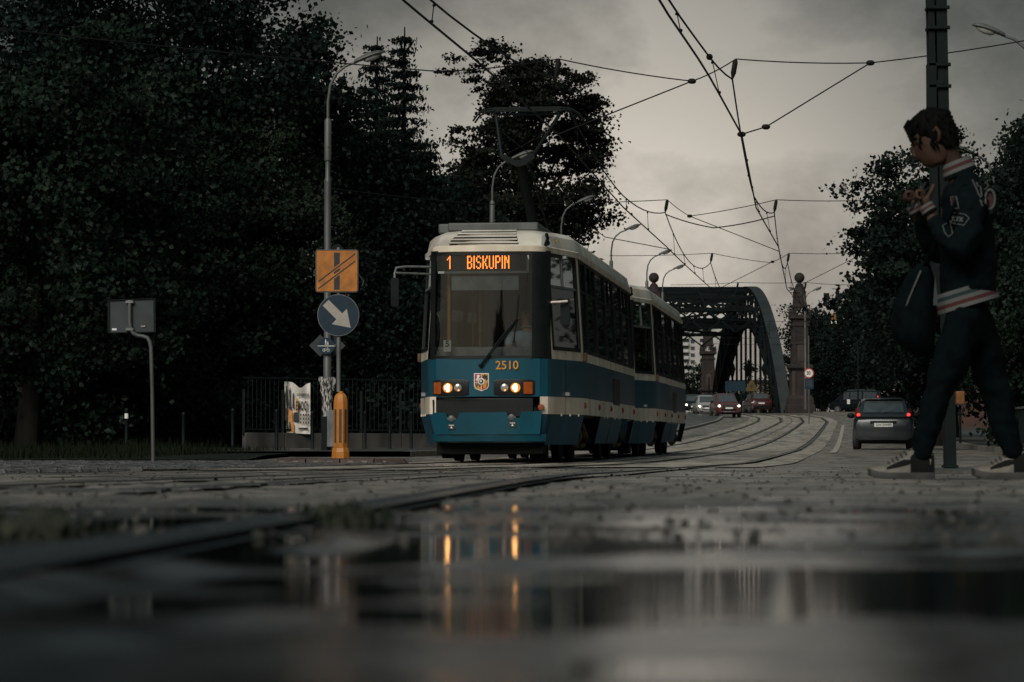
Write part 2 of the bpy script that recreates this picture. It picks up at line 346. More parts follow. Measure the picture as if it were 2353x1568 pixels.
def grid_mesh(name, xs, ys, zf, mat, kind='structure', smooth=True, keep=None):
    xs = np.asarray(xs, float); ys = np.asarray(ys, float)
    X, Y = np.meshgrid(xs, ys); Z = zf(X, Y)
    v = np.stack([X, Y, Z], -1).reshape(-1, 3); nx = len(xs); ny = len(ys)
    i = np.arange(nx * ny).reshape(ny, nx)
    q = np.stack([i[:-1, :-1], i[:-1, 1:], i[1:, 1:], i[1:, :-1]], -1).reshape(-1, 4)
    if keep is not None:
        cx = (X[:-1, :-1] + X[1:, 1:]).reshape(-1) / 2; cy = (Y[:-1, :-1] + Y[1:, 1:]).reshape(-1) / 2
        q = q[keep(cx, cy)]
    me = quad_mesh(name, v, q, smooth)
    o = link(name, me, None, [mat]); o['kind'] = kind
    return o
def quad_mesh(name, v, q, smooth=False):
    me = bpy.data.meshes.new(name); v = np.asarray(v, np.float32); q = np.asarray(q, np.int32); k = q.shape[1]
    me.vertices.add(len(v)); me.vertices.foreach_set('co', v.ravel())
    me.loops.add(q.size); me.loops.foreach_set('vertex_index', q.ravel())
    me.polygons.add(len(q)); me.polygons.foreach_set('loop_start', np.arange(0, q.size, k, dtype=np.int32))
    try: me.polygons.foreach_set('loop_total', np.full(len(q), k, np.int32))
    except Exception: pass
    me.polygons.foreach_set('use_smooth', np.full(len(q), smooth)); me.update(calc_edges=True); me.validate()
    return me
zrv = lambda Y: np.interp(Y, _ys, _zs)

def vnoise(X, Y, seed=0):
    """smooth value noise on arrays, 0..1"""
    xi = np.floor(X).astype(int); yi = np.floor(Y).astype(int); fx = X - xi; fy = Y - yi
    fx = fx * fx * (3 - 2 * fx); fy = fy * fy * (3 - 2 * fy)
    def h(a, b):
        s = np.sin(a * 127.1 + b * 311.7 + seed * 74.7) * 43758.5453; return s - np.floor(s)
    return (h(xi, yi) * (1 - fx) + h(xi + 1, yi) * fx) * (1 - fy) + (h(xi, yi + 1) * (1 - fx) + h(xi + 1, yi + 1) * fx) * fy

# terrain under everything
gy = np.concatenate([np.arange(-90, 0, 15), np.arange(0, 340, 4), [360, 420, 520, 800, 1400, 2500]])
grid_mesh('ground', [-900, -400, -150, -60, -30, -15, 0, 15, 30, 60, 150, 400, 900], gy, lambda X, Y: zrv(Y) - .06, G['earth'])

# kerb lines: left kerb keeps 5.6 m left of the left track, right kerb 7.2 m right of it
def kerbL(Y): return tlx(Y) - 3.2 if Y > 75 else tlx(Y) - 3.2 - (75 - Y) * .02
def kerbR(Y): return float(np.interp(Y, [0, 40, 52, 60, 66, 110, 190, 215, 235, 420], [30, 30, 22, 13.2, 11.1, 15.7, 24.5, 27, 23.6, 18]))
NEAR_Y = 14.0
def road_z(X, Y): return zrv(Y)
ry = np.concatenate([np.arange(NEAR_Y, 60, .8), np.arange(60, 420, 2.0)])
ru = np.linspace(0, 1, 60)
v = []; 
for Y in ry:
    a = -34.0 if Y < 54 else max(-34.0, kerbL(Y) - max(0, (58 - Y)) * 6); b = kerbR(Y)
    for u in ru:
        x = a + (b - a) * u
        v.append((x, Y, zr(Y) + .006 * math.sin(x * 1.7 + Y * .31) * math.sin(Y * .23 + x * .4) * (1 if Y > 16 else 0)))
nx = len(ru); i = np.arange(len(v)).reshape(len(ry), nx)
q = np.stack([i[:-1, :-1], i[:-1, 1:], i[1:, 1:], i[1:, :-1]], -1).reshape(-1, 4)
link('road', quad_mesh('road', v, q, True), None, [G['asphalt']])['kind'] = 'structure'

# near patch of worn asphalt with real unevenness, crossed by the puddle's water plane
def near_z(X, Y):
    fade = np.clip((NEAR_Y - Y) / 1.5, 0, 1) * np.clip((np.abs(X) - 7.6) / -.6, 0, 1)
    a = vnoise(X * .55 + 3, Y * .75, 1) - .5
    b = vnoise(X * 1.5 + Y * .25, Y * 2.6, 2) - .5
    c = vnoise(X * 4.5, Y * 6.5, 3) - .5
    d = vnoise(X * 16, Y * 17, 4) - .5; e = vnoise(X * 34, Y * 33, 5) - .5
    damp = np.clip((Y - 4.4) / 3.0, 0, 1)                      # drier and higher away from the camera
    z = .007 * a + .0095 * b + .007 * c + .0028 * d + .0016 * e
    z = z + .0045 * damp + .0000 * (1 - damp) + .0068 * np.clip((1.7 - Y) / .35, 0, 1) + .0012 * np.clip((X - .05) / .15, 0, 1) * (Y < 9)
    # worn ruts and ridges crossing from lower left to upper right
    for x0, y0, sl, wd, hh, ya, yb, sd in ((-.325, 1.89, .128, .035, .012, 1.5, 3.4, 8), (-.198, 1.36, .30, .028, .010, 1.1, 2.3, 9), (-.02, 1.05, .33, .03, .008, .8, 1.6, 10), (-.45, 3.0, .12, .05, .012, 2.4, 4.4, 11), (.28, 1.7, .8, .05, .006, 1.2, 2.0, 12), (.16, 2.6, 1.2, .10, .007, 2.2, 3.2, 13), (.35, 3.3, 1.4, .14, .007, 2.9, 3.9, 14)):
        s = (X - (x0 + (Y - y0) * sl)) / wd
        z = z + hh * np.exp(-s * s) * np.clip((Y - ya) / .25, 0, 1) * np.clip((yb - Y) / .3, 0, 1) * np.clip(vnoise(X * 5, Y * 3.5, sd) * 1.7 - .25, .1, 1) * (1 if x0 > 0 else np.clip((-.085 - X) / .06, 0, 1))
    return z * fade
xs = np.concatenate([np.arange(-8, -2.4, .4), np.arange(-2.4, -1.0, .05), np.arange(-1.0, 1.0, .018), np.arange(1.0, 2.4, .05), np.arange(2.4, 8.01, .4)])
ys = np.concatenate([np.arange(-6, .4, .4), np.arange(.4, 4.5, .016), np.arange(4.5, 9, .04), np.arange(9, NEAR_Y + .001, .1)])
ys[-1] = NEAR_Y
grid_mesh('asphalt', xs, ys, near_z, G['nearroad'])
grid_mesh('puddle', np.arange(-7, 7.01, 1), np.arange(-5, 7.6, .7), lambda X, Y: 0 * X + .0002, G['water'])
# outer asphalt around the near patch (out of frame to the sides, behind the camera)
for a, b in ((-34, -8), (8, 30)):
    grid_mesh('street', np.linspace(a, b, 8), np.linspace(-30, NEAR_Y, 12), lambda X, Y: 0 * X, G['asphalt'])
grid_mesh('street', np.linspace(-8, 8, 6), np.linspace(-30, -6, 6), lambda X, Y: 0 * X, G['asphalt'])

# ---------------------------------------------------------------- tram tracks: concrete slab panels, rails with grooves
def strip(name, off, wd, h, y0, y1, mat, step=1.0, kind='structure', hf=None):
    v = []; Y = y0
    rows = []
    Ys = np.arange(y0, y1 + 1e-6, step)
    for Y in Ys:
        for s in (-wd / 2, wd / 2):
            p = track_pt(Y, off + s); v.append((p.x, p.y, zr(p.y) + h + (hf(p.x, p.y) if hf else 0)))
    n = len(Ys); q = [(2 * k, 2 * k + 1, 2 * k + 3, 2 * k + 2) for k in range(n - 1)]
    o = link(name, quad_mesh(name, v, q, True), None, [mat]); o['kind'] = kind
    return o
M['rail'] = mk('rail_steel', (.07, .066, .06), .26, .8, var=.4, scale=5)
M['groove'] = mk('rail_groove', (.006, .007, .008), .6)
M['railbed'] = mk('rail_joint_tar', (.012, .012, .012), .45)
OFFR = 2.82
sink = lambda x, y: -.016 * min(1, max(0, (9 - y) / 4))   # the road has risen to the rail head near the puddle
for t_off in (0.0, OFFR):
    tr = bpy.data.objects.new('tram_track', None); COL.objects.link(tr); tr['kind'] = 'structure'
    # panels one by one on the straight between the crossing and the bridge, gaps read as joints
    Y = 32.0 if t_off else 26.0
    while Y < 214:
        Ln = 5.9
        for (o0, o1) in ((-.62, .62), (.86, 1.36), (-1.36, -.86)):
            vv = []; Ys = np.linspace(Y, Y + Ln, 4)
            for yy in Ys:
                for o_ in (o0, o1):
                    p = track_pt(yy, t_off + o_); vv.append((p.x, p.y, zr(p.y) + .012))
            qq = [(2 * k, 2 * k + 1, 2 * k + 3, 2 * k + 2) for k in range(3)]
            link('concrete_panel', quad_mesh('concrete_panel', vv, qq, True), tr, [G['slab']])
        Y += 6.0
    for s in (-.7175, .7175):
        bed = strip('rail_bed', t_off + s, .13, .018, 1.5 if t_off else 16, 330, M['railbed'], 1.0, hf=sink); bed.parent = tr
        gr = strip('flange_groove', t_off + s + (.05 if s < 0 else -.05), .045, .0225, 1.5 if t_off else 16, 330, M['groove'], 1.0, hf=sink); gr.parent = tr
        rl = strip('rail', t_off + s + (-.02 if s < 0 else .02), .06, .026, 1.5 if t_off else 16, 330, M['rail'], 1.0, hf=sink); rl.parent = tr
    for o in tr.children:
        if 'kind' in o: del o['kind']
# a spare switch rail between the tracks near the camera
strip('switch_rail', OFFR - .1, .11, .017, 7.5, 19, M['railbed'])
# painted edge line on the right of the track
M['paint'] = mk('road_paint', (.38, .34, .29), .5, var=.6, scale=7)
strip('edge_line', OFFR + 1.75, .16, .02, 70, 170, M['paint'], 1.0)
# long bright worn concrete between the rails
# ---------------------------------------------------------------- cobbles at the left, one heap of setts
def cobbles():
    vs = []; qs = []; y = 14.3
    while y < 46:
        pitch = .13 + .0015 * (y - 14)
        x1 = min(tlx(y) - 1.15, -1.7); x0 = -.178 * y - .3
        x = x0 + random.random() * .1
        while x < x1:
            wd = pitch * (1.0 + .35 * random.random()); dp = pitch * .85; h = .012 + .016 * random.random(); t = (random.random() - .5) * .012
            b = len(vs); z = zr(y) + .002
            vs += [(x, y, z), (x + wd * .93, y, z), (x + wd * .93, y + dp, z), (x, y + dp, z),
                   (x + .02, y + .02, z + h), (x + wd * .88, y + .02, z + h + t), (x + wd * .88, y + dp - .02, z + h + t * .5), (x + .02, y + dp - .02, z + h - t)]
            qs += [(b + 4, b + 5, b + 6, b + 7), (b, b + 1, b + 5, b + 4), (b + 1, b + 2, b + 6, b + 5), (b + 2, b + 3, b + 7, b + 6), (b + 3, b, b + 4, b + 7)]
            x += wd
        y += pitch
    o = link('cobblestones', quad_mesh('cobblestones', vs, qs), None, [G['cobble']])
    tag(o, 'wet grey cobblestones glinting beside the tram track', 'cobbles', kind='stuff')
cobbles()

# ---------------------------------------------------------------- pavements with kerbs
def pavement(name, edge, inner, y0, y1, h, step=2.0):
    v = []; q = []
    Ys = np.arange(y0, y1 + .1, step)
    for Y in Ys:
        e = edge(Y); n_ = inner(Y); s = 1 if n_ > e else -1
        z = zr(Y)
        v += [(e, Y, z - .05), (e, Y, z + h), (e + s * .18, Y, z + h + .001), (n_, Y, z + h)]
    for k in range(len(Ys) - 1):
        for j in range(3):
            a = 4 * k + j; q.append((a, a + 1, a + 5, a + 4))
    o = link(name, quad_mesh(name, v, q), None, [G['pave'], M['kerb']]); o['kind'] = 'structure'
    mi = [0 if (k % 3) == 2 else 1 for k in range(len(q))]; o.data.polygons.foreach_set('material_index', mi)
    return o
pavement('pavement', lambda Y: kerbL(Y), lambda Y: kerbL(Y) - 24, 58, 420, .11)
pavement('sidewalk', lambda Y: kerbR(Y), lambda Y: kerbR(Y) + 26, 58, 420, .13)
# low raised island with the mast, right of the crossing
isl = MB(); P0 = [(px(2000, 19.6), 19.6), (px(2420, 19.6), 19.6), (px(2520, 26), 26), (px(2110, 26), 26)]
isl.loft([[(x, y, -.02) for x, y in P0], [(x, y, .028) for x, y in P0], [(x * 1.0 + (.03 if i in (0, 3) else -.03), y + (.03 if i < 2 else -.03), .036) for i, (x, y) in enumerate(P0)]], True, True)
isl.build('traffic_island', G['pave'])['kind'] = 'structure'
# grass verge at the far left, between street and trees
def grass():
    n = 14000
    x = rng.uniform(-14, -4.0, n); y = rng.uniform(49, 62, n); keep = x < (-4.6 - (62 - y) * .12); x, y = x[keep], y[keep]; n = len(x)
    z = zrv(y) + .0; h = rng.uniform(.08, .32, n) * (.5 + vnoise(x * .8, y * .8, 6)); a = rng.uniform(0, 6.28, n)
    wd = .012; dx = np.cos(a) * wd; dy = np.sin(a) * wd; lx = rng.normal(0, .06, n); ly = rng.normal(0, .06, n)
    v = np.stack([np.stack([x - dx, y - dy, z], -1), np.stack([x + dx, y + dy, z], -1), np.stack([x + lx, y + ly, z + h], -1)], 1).reshape(-1, 3)
    q = np.arange(3 * n).reshape(n, 3)
    o = link('grass', quad_mesh('grass', v, q), None, [mk('grass_blade', (.008, .0125, .006), .8, spec=.05, var=.4, scale=1)])
    tag(o, 'dark unmown grass strip below the trees behind the bent sign pole', 'grass', kind='stuff')
grass()
grid_mesh('verge', np.linspace(-40, -4.3, 14), np.linspace(48.5, 60, 8), lambda X, Y: zrv(Y) + .02 + .05 * np.clip((Y - 49) / 3, 0, 1), G['earth'], keep=lambda x, y: x < (-4.4 - (62 - y) * .1))

# loose grit, chips of stone and leaf scraps on the wet crossing
def grit():
    g = np.random.default_rng(21); vs = []; qs = []
    for k in range(1500):
        Y = 3.2 + 30 * g.uniform(0, 1) ** 1.7; X = g.uniform(-.18, .18) * Y; s = g.uniform(.002, .009) * (1 + Y * .03); z = (float(near_z(np.array([X]), np.array([Y]))[0]) if Y < NEAR_Y else zr(Y)) + .0005
        a = g.uniform(0, 6.28, 4) * .25 + np.arange(4) * 1.57; b = len(vs); hh = s * g.uniform(.35, 1.0)
        vs += [(X + s * math.cos(q) * g.uniform(.7, 1.5), Y + s * math.sin(q) * g.uniform(.7, 1.5), z) for q in a] + [(X + s * .5 * math.cos(q), Y + s * .5 * math.sin(q), z + hh) for q in a]
        qs += [(b + 4, b + 5, b + 6, b + 7)] + [(b + i, b + (i + 1) % 4, b + 4 + (i + 1) % 4, b + 4 + i) for i in range(4)]
    o = link('grit', quad_mesh('grit', vs, qs), None, [mk('grit', (.03, .027, .022), .7, var=.7, scale=3)])
    tag(o, 'loose dark grit and leaf scraps scattered over the wet crossing', 'grit', kind='stuff')
grit()
# ================================================================ TRAM
TR_ANG = math.atan(.1133)
_oy = [0, .02, .07, .16, .28, 1.75, 12.0, 13.15, 13.3, 13.34]
_ox = [0, .5, .72, .82, .865, 1.175, 1.175, .98, .8, 0]
def ins(z): return .06 * (z - 1.43) if z > 1.43 else (.24 * (.665 - z) if z < .665 else 0.0)
def sideX(y, z): return float(np.interp(y, _oy[4:9], _ox[4:9])) - ins(z)
def frontY(x, z):
    ax = abs(x)
    b = .05 * max(0, z - 1.43) + .14 * max(0, .665 - z)
    return float(np.interp(ax, _ox[:5], _oy[:5])) + b
def S(side, y, z, off=0.0): return (side * (sideX(y, z) + off), y, z)
def fx(p): return (p - 1120) / 166.6
def fz(p): return (1068 - p) / 166.6
def FP(p, q, off=0.0): return (fx(p), frontY(fx(p), fz(q)) - off, fz(q))

def ring_pts(z, off=0.0, grow=0.0):
    r = []
    for x, y in zip(_ox, _oy):
        s = ins(z); fr = .05 * max(0, z - 1.43) + .14 * max(0, .665 - z)
        k = 1 if y < 2 else (-1 if y > 12.5 else 0)
        wgt = max(0, 1 - min(y, 13.34 - y) / 1.75)
        r.append((max(0, x - (s - off) * min(1, x / .5)) if x else 0, y + k * (fr - off) * wgt, z))
    return r
def full_ring(z, off=0.0):
    r = ring_pts(z, off); l = [(-x, y, zz) for x, y, zz in r[1:-1]][::-1]
    return r + l
def band(mb, z0, z1, off=0.0, n=1):
    mb.loft([full_ring(z0 + (z1 - z0) * i / n, off) for i in range(n + 1)], True, False); return mb
def side_rib(mb, side, y0, y1, z0, z1, off=0.0, nz=1, ycuts=()):
    ys = sorted([y0, y1] + [c for c in (1.75, 12.0) if y0 < c < y1])
    for i in range(nz):
        a = z0 + (z1 - z0) * i / nz; b = z0 + (z1 - z0) * (i + 1) / nz
        mb.loft([[S(side, y, a, off) for y in ys], [S(side, y, b, off) for y in ys]], False)
    return mb
def thick_side(mb, side, poly, o0, o1):
    """closed prism that follows the side wall; poly in (y, z)"""
    mb.loft([[S(side, y, z, o0) for y, z in poly], [S(side, y, z, o1) for y, z in poly]], True, True); return mb
def side_frame(mb, side, y0, y1, z0, z1, wd, o0, o1, r=.07):
    a = rrect(y0, y1, z0, z1, r); b = rrect(y0 + wd, y1 - wd, z0 + wd, z1 - wd, max(.02, r - wd))
    A1 = [S(side, y, z, o1) for y, z in a]; B1 = [S(side, y, z, o1) for y, z in b]; A0 = [S(side, y, z, o0) for y, z in a]; B0 = [S(side, y, z, o0) for y, z in b]
    mb.loft([A0, A1, B1, B0], True, False); return mb
def front_poly(mb, pts, o0, o1):
    """pts in photo pixels on the nose, extruded along its normal"""
    mb.loft([[FP(p, q, o0) for p, q in pts], [FP(p, q, o1) for p, q in pts]], True, True); return mb

def build_tram(lead=True):
    if lead:
        t = thing('tram_car', 'leading blue and cream tram car with lit headlights, orange BISKUPIN display and fleet number 2510', 'tram', group='coupled tram cars')
    else:
        t = thing('tram_car', 'trailing blue and cream tram car coupled behind the leading one, its front half hidden', 'tram', group='coupled tram cars')
    # painted shell
    band(MB(), .905, 1.43).build('blue_band', M['tramblue'], t, 25)
    mb = MB()
    for z0, z1 in ((.665, .905),):
        r0, r1 = full_ring(z0, .004), full_ring(z1, .004); n = len(r0)
        for k in range(n):
            k2 = (k + 1) % n
            xa, ya = r0[k][0], r0[k][1]; xb, yb = r0[k2][0], r0[k2][1]
            if max(ya, yb) < .1: continue
            mb.face([r0[k], r0[k2], r1[k2], r1[k]])
    mb.build('cream_stripe', M['tramcream'], t, 25)
    mb = MB(); r0, r1 = full_ring(1.43, .003), full_ring(1.556, .003); n = len(r0)
    for k in range(n):
        k2 = (k + 1) % n
        if min(r0[k][1], r0[k2][1]) < .2: continue
        mb.face([r0[k], r0[k2], r1[k2], r1[k]])
    mb.build('waist_band', M['tramcream'], t, 25)
    # head beam under the roof and roof
    mb = MB(); mb.loft([full_ring(2.9, .0), full_ring(2.915, .03), full_ring(2.985, .035), full_ring(3.0, .012)], True, False)
    mb.build('roof_edge', M['tramcream'], t, 30)
    def roof_ring(z, ix, ifr):
        out = []
        for x, y in zip(_ox, _oy):
            s = ins(2.98); fr = .05 * 1.55
            wf = max(0, 1 - y / 1.75) if y < 6 else -max(0, 1 - (13.34 - y) / 1.2) * .35
            kx = max(0, 1 - ix / 1.1)
            out.append(((x - s * min(1, x / .5)) * kx, y + (ifr + fr) * wf, z))
        return out + [(-x, y, zz) for x, y, zz in out[1:-1]][::-1]
    MB().loft([roof_ring(2.99, .0, .0), roof_ring(3.06, .012, .09), roof_ring(3.17, .04, .34), roof_ring(3.235, .12, .62), roof_ring(3.27, .3, .95), roof_ring(3.29, .75, 1.3)], True, True).build('roof', M['roofcream'], t, 22)
    # air intake on the roof front: recess plate and slats
    def RF(p, z):   # point on sloped front fairing
        y = np.interp(z, [2.99, 3.06, 3.17, 3.235, 3.27], [.08, .17, .42, .70, 1.02]); return (fx(p), float(y) + .04 * (abs(fx(p) + .08) / .6) ** 2, z)
    mb = MB(); mb.loft([[(a[0], a[1] - .012, a[2] + .012) for a in (RF(1027, 3.015), RF(1190, 3.015))], [(a[0], a[1] - .012, a[2] + .012) for a in (RF(1034, 3.1), RF(1184, 3.1))], [(a[0], a[1] - .012, a[2] + .014) for a in (RF(1046, 3.2), RF(1176, 3.2))], [(a[0], a[1] - .012, a[2] + .012) for a in (RF(1050, 3.238), RF(1172, 3.238))]], False)
    gr = mb.build('roof_vent', M['tramblack'], t)
    for k in range(5):
        z = 3.03 + .05 * k; a, b = RF(1028 + 4.6 * k, z), RF(1189 - 3.4 * k, z)
        m_ = (Vector(a) + Vector(b)) / 2
        MB().box((m_.x, m_.y - .03, m_.z + .012), ((Vector(b) - Vector(a)).length, .052, .016), Matrix.Rotation(R(18), 3, 'X')).build('slat', M['roofcream'], gr, bevel=.005)
    # front bumper recess and lower nose
    def fpoly(name, pts, o0, o1, mat, par=t, **k): return front_poly(MB(), pts, o0, o1).build(name, mat, par, **k)
    fpoly('bumper_recess', [(990, 924), (1060, 922), (1130, 921), (1226, 920), (1226, 962), (1130, 968), (1060, 968), (992, 968)], .03, -.06, M['tramblack'], bevel=.012)
    # lower apron: blue panel with two cut-outs, bottom lip
    mb = MB()
    xs = [991, 1024, 1029, 1052, 1056, 1165, 1170, 1195, 1199, 1245]
    top = [954, 954, 968, 968, 954, 953, 966, 966, 952, 950]
    lo = [(x, 1001) for x in xs]
    mb.loft([[FP(x, y, .052) for x, y in zip(xs, top)], [FP(1000 + (x - 991) * .945, 1004, .045) for x in xs]], False)
    mb.loft([[FP(x, y, .052) for x, y in zip(xs, top)], [FP(x, y, -.03) for x, y in zip(xs, top)]], False)
    mb.build('lower_panel', M['tramblue'], t, 25)
    mb = MB(); xs2 = [988, 1000, 1030, 1120, 1200, 1236, 1254]
    mb.loft([[FP(x, 1003.5, .03) for x in xs2], [FP(988 + (x - 988) * .97 + 6, 1020, .01) for x in xs2], [FP(988 + (x - 988) * .95 + 9, 1024, -.06) for x in xs2]], False)
    mb.build('apron_lip', M['tramblue'], t, 25)
    r0, r1 = ring_pts(.30), ring_pts(.662)
    for s in (-1, 1):
        mb = MB(); side_rib(mb, s, .28, 1.84, .24, .662, 0.0, 2)
        mb.loft([[(s * p[0], p[1], p[2]) for p in r0[2:5]], [(s * p[0], p[1], p[2]) for p in r1[2:5]]], False)
        mb.build('skirt', M['tramskirt'], t, 25)
    for side in (-1, 1):
        for y0, y1 in ((4.75, 6.9), (6.93, 9.1), (11.75, 13.1)):
            side_rib(MB(), side, y0, y1, .25, .66, -.002 if y0 < 6.92 else .003, 2).build('skirt', M['tramskirt'], t, 25)
        mb = MB()
        for y in (.7, 1.1, 1.5, 5.3, 5.9, 7.4, 8.3, 12.2): mb.box(S(side, y, .655, .01), (.02, .06, .03))
        mb.build('hinge', M['tramcream'], t, 0)
        for y in (1.86, 4.3, 6.6, 9.0, 11.6):
            mb = MB(); mb.loft([[S(side, y + .05 * math.cos(a) * s_, .8 + .055 * math.sin(a) * s_, o) for a in np.linspace(0, 2 * math.pi, 10)[:-1]] for s_, o in ((.85, .004), (.75, .025), (.4, .035))], True, True)
            mb.build('side_marker', M['marker'], t)
        for y in (.9, 2.78, 4.42, 6.2, 9.6, 11.2): side_rib(MB(), side, y, y + .012, .67, 1.55, .0045, 4).build('panel_seam', M['trim'], t, 0)
        side_rib(MB(), side, 7.1, 8.5, .87, 1.3, .006).build('vent_panel', M['tramblack'], t)
        MB().box(S(side, 1.78, 1.49, .03), (.05, .09, .13)).build('indicator', M['rust'], t, bevel=.01)
    # underframe and bogies
    MB().box((0, 6.9, .47), (1.7, 11.6, .34)).box((0, .75, .40), (1.3, .7, .3)).build('underframe', M['under'], t)
    MB().box((0, .55, .19), (1.5, .5, .17)).box((-.6, .9, .15), (.25, .5, .2)).box((.62, .95, .15), (.22, .5, .2)).build('obstacle_guard', M['under'], t, bevel=.02)
    for yb in (3.4, 10.35):
        bo = MB().box((0, yb, .36), (1.3, 2.6, .1)).box((.88, yb, .36), (.12, 2.5, .16)).box((-.88, yb, .36), (.12, 2.5, .16)).build('bogie', M['under'], t, bevel=.02)
        for dy in (-.95, .95):
            for s in (-1, 1):
                MB().lathe([(.05, -.07), (.3, -.065), (.335, -.05), (.335, .03), (.36, .035), (.36, .06), (.05, .07)], (s * .72, yb + dy, .335), 22, 'x').build('wheel', M['under'], bo)
                MB().tube([(s * .95, yb + dy * .45, .55), (s * 1.0, yb + dy * .5, .35), (s * .96, yb + dy * .6, .24), (s * .95, yb + dy * .3, .2)], [.05, .06, .05, .03], 8).build('spring', M['rust'], bo)
    # interior, seen through the glazing
    MB().box((0, 7.0, .95), (2.1, 12.2, .05)).box((0, 7.0, 2.88), (2.0, 12.0, .04)).build('floor_and_ceiling', M['interior'], t)
    for side in (-1, 1):
        mb = MB()
        for y in np.arange(2.6, 11.8, .85):
            mb.box((side * .78, y, 1.45), (.42, .08, .7)).box((side * .78, y - .2, 1.2), (.42, .4, .08))
        mb.build('seat_row', M['seat'], t, bevel=.02)
    mb = MB()
    for y in (2.0, 4.4, 6.8, 9.2, 11.4):
        for s in (-.45, .5): mb.tube([(s, y, .97), (s, y, 2.87)], .018, 6)
    for s in (-.8, .8): mb.tube([(s, 2, 2.55), (s, 11.6, 2.55)], .016, 6)
    for z in (1.75, 2.05): mb.tube([(.2, 1.35, z), (1.0, 1.45, z)], .016, 6)
    mb.build('grab_rail', M['yellowpole'], t)
    MB().box((.25, 1.95, 1.95), (1.2, .03, 1.9)).build('cab_partition', M['seat'], t)
    MB().box((.78, 1.5, 2.0), (.3, .03, 1.6)).build('cab_door', M['brownyellow'], t)
    # side windows: rubber frame, two panes, split rail; pillars between
    edges = [1.80, 2.78, 4.42, 6.2, 7.88, 9.6, 11.2, 11.95]
    for side in (-1, 1):
        for a, b in [(1.66, 1.80)] + [(y - .035, y + .035) for y in edges[1:]] + [(12.0, 13.1), (.285, .34)]:
            side_rib(MB(), side, a, b, 1.55, 2.92, .002, 3).build('pillar', M['tramcream'], t)
        wins = [(.36, 1.64)] + [(a + .03, b - .03) for a, b in zip(edges[:-1], edges[1:])]
        for k, (a, b) in enumerate(wins):
            fr = side_frame(MB(), side, a, b, 1.558, 2.915, .05, -.03, .012).build('side_window', M['trim'], t, 25)
            thick_side(MB(), side, [(a + .04, 2.43), (b - .04, 2.43), (b - .04, 2.465), (a + .04, 2.465)], -.02, .009).build('split_rail', M['galv'] if k == 0 else M['dark'], fr)
            if k == 0 or k % 2 == 0:
                m_ = (a + b) / 2; thick_side(MB(), side, [(m_ - .012, 2.46), (m_ + .012, 2.46), (m_ + .012, 2.87), (m_ - .012, 2.87)], -.02, .007).build('mullion', M['galv'] if k == 0 else M['dark'], fr)
            mb = MB(); mb.loft([[S(side, y, z, -.012) for y in (a + .04, b - .04)] for z in (1.6, 2.44)], False); mb.build('pane', M['sideglass'], fr, 0)
            mb = MB(); mb.loft([[S(side, y, z, -.012) for y in (a + .04, b - .04)] for z in (2.45, 2.875)], False); mb.build('pane', M['sideglass'], fr, 0)
    # windscreen
    ws = MB(); ws.loft([[FP(x, q, .004) for x in (984, 990, 997)] for q in np.linspace(828, 583, 6)], False); ws.loft([[FP(x, q, .004) for x in (1222, 1236, 1252, 1262)] for q in np.linspace(828, 583, 6)], False)
    ws.loft([[FP(x, q, .004) for x in (984, 997, 1040, 1120, 1222, 1262)] for q in (831, 823)], False); ws.loft([[FP(x, q, .004) for x in (984, 997, 1040, 1120, 1222, 1262)] for q in (590, 580)], False)
    wf = ws.build('windscreen', M['tramblack'], t)
    mb = MB(); mb.loft([[FP(x, q, -.012) for x in (997, 1020, 1060, 1120, 1180, 1222)] for q in np.linspace(824, 589, 5)], False); mb.build('pane', M['glass'], wf)
    r = [FP(x, 831, 0) for x in (997, 1120, 1222)]
    MB().box((-.08, .62, 1.52), (1.5, .75, .16)).box((-.08, .36, 1.5), (1.45, .14, .2)).build('dashboard', M['interior'], t, bevel=.03)
    MB().box((fx(1111), .2, 2.485), (.94, .02, .2)).build('sun_blind', M['interior'], t)
    if lead:
        ds = MB().box((fx(1108), .165, 2.765), (1.2, .04, .235)).build('destination_display', M['tramblack'], t)
        MB().box((fx(1108), .155, 2.63), (1.26, .07, .03)).box((fx(1212), .155, 2.76), (.03, .07, .29)).build('display_frame', M['interior'], t)
        FONT = {'1': ["..#", ".##", "#.#", "..#", "..#", "..#", "..#", "..#", "..#"], 'B': ["###.", "#..#", "#..#", "#..#", "###.", "#..#", "#..#", "#..#", "###."], 'I': ["#"] * 9,
                'S': [".##.", "#..#", "#...", "#...", ".##.", "...#", "...#", "#..#", ".##."], 'K': ["#..#", "#..#", "#.#.", "#.#.", "##..", "#.#.", "#.#.", "#..#", "#..#"], 'U': ["#..#"] * 8 + [".##."],
                'P': ["###.", "#..#", "#..#", "#..#", "###.", "#...", "#...", "#...", "#..."], 'N': ["#..#", "##.#", "##.#", "#.##", "#.##", "#..#", "#..#", "#..#", "#..#"]}
        def dots(mb, s, x0, pitch):
            x = x0
            for ch in s:
                g = FONT[ch]
                for rr, row in enumerate(g):
                    for cc, c in enumerate(row):
                        if c == '#':
                            for dx in (0, .5):
                                for dz in (0, .5):
                                    cx = x + (cc + dx * .9) * pitch; cz = 2.855 - (rr + dz) * .0203
                                    mb.box((cx, .142, cz), (pitch * .4, .006, .0083))
                x += (len(g[0]) + 1.0) * pitch
            return x
        mb = MB(); dots(mb, '1', fx(1024), .0165); dots(mb, 'BISKUPIN', fx(1071), .0179); mb.build('display_text', M['led'], ds, 0)
        MB().box((fx(1025), .1, 1.61), (.105, .006, .16)).build('route_plate', M['white'], t)
        put_text('5', .12, (fx(1025), .096, 1.635), M['ink'], t, 'plate_number', bold=.004)
        MB().tube([(fx(1021), .45, 1.0), (fx(1021), .45, 2.8)], .024, 8).build('grab_pole', M['yellowpole'], t)
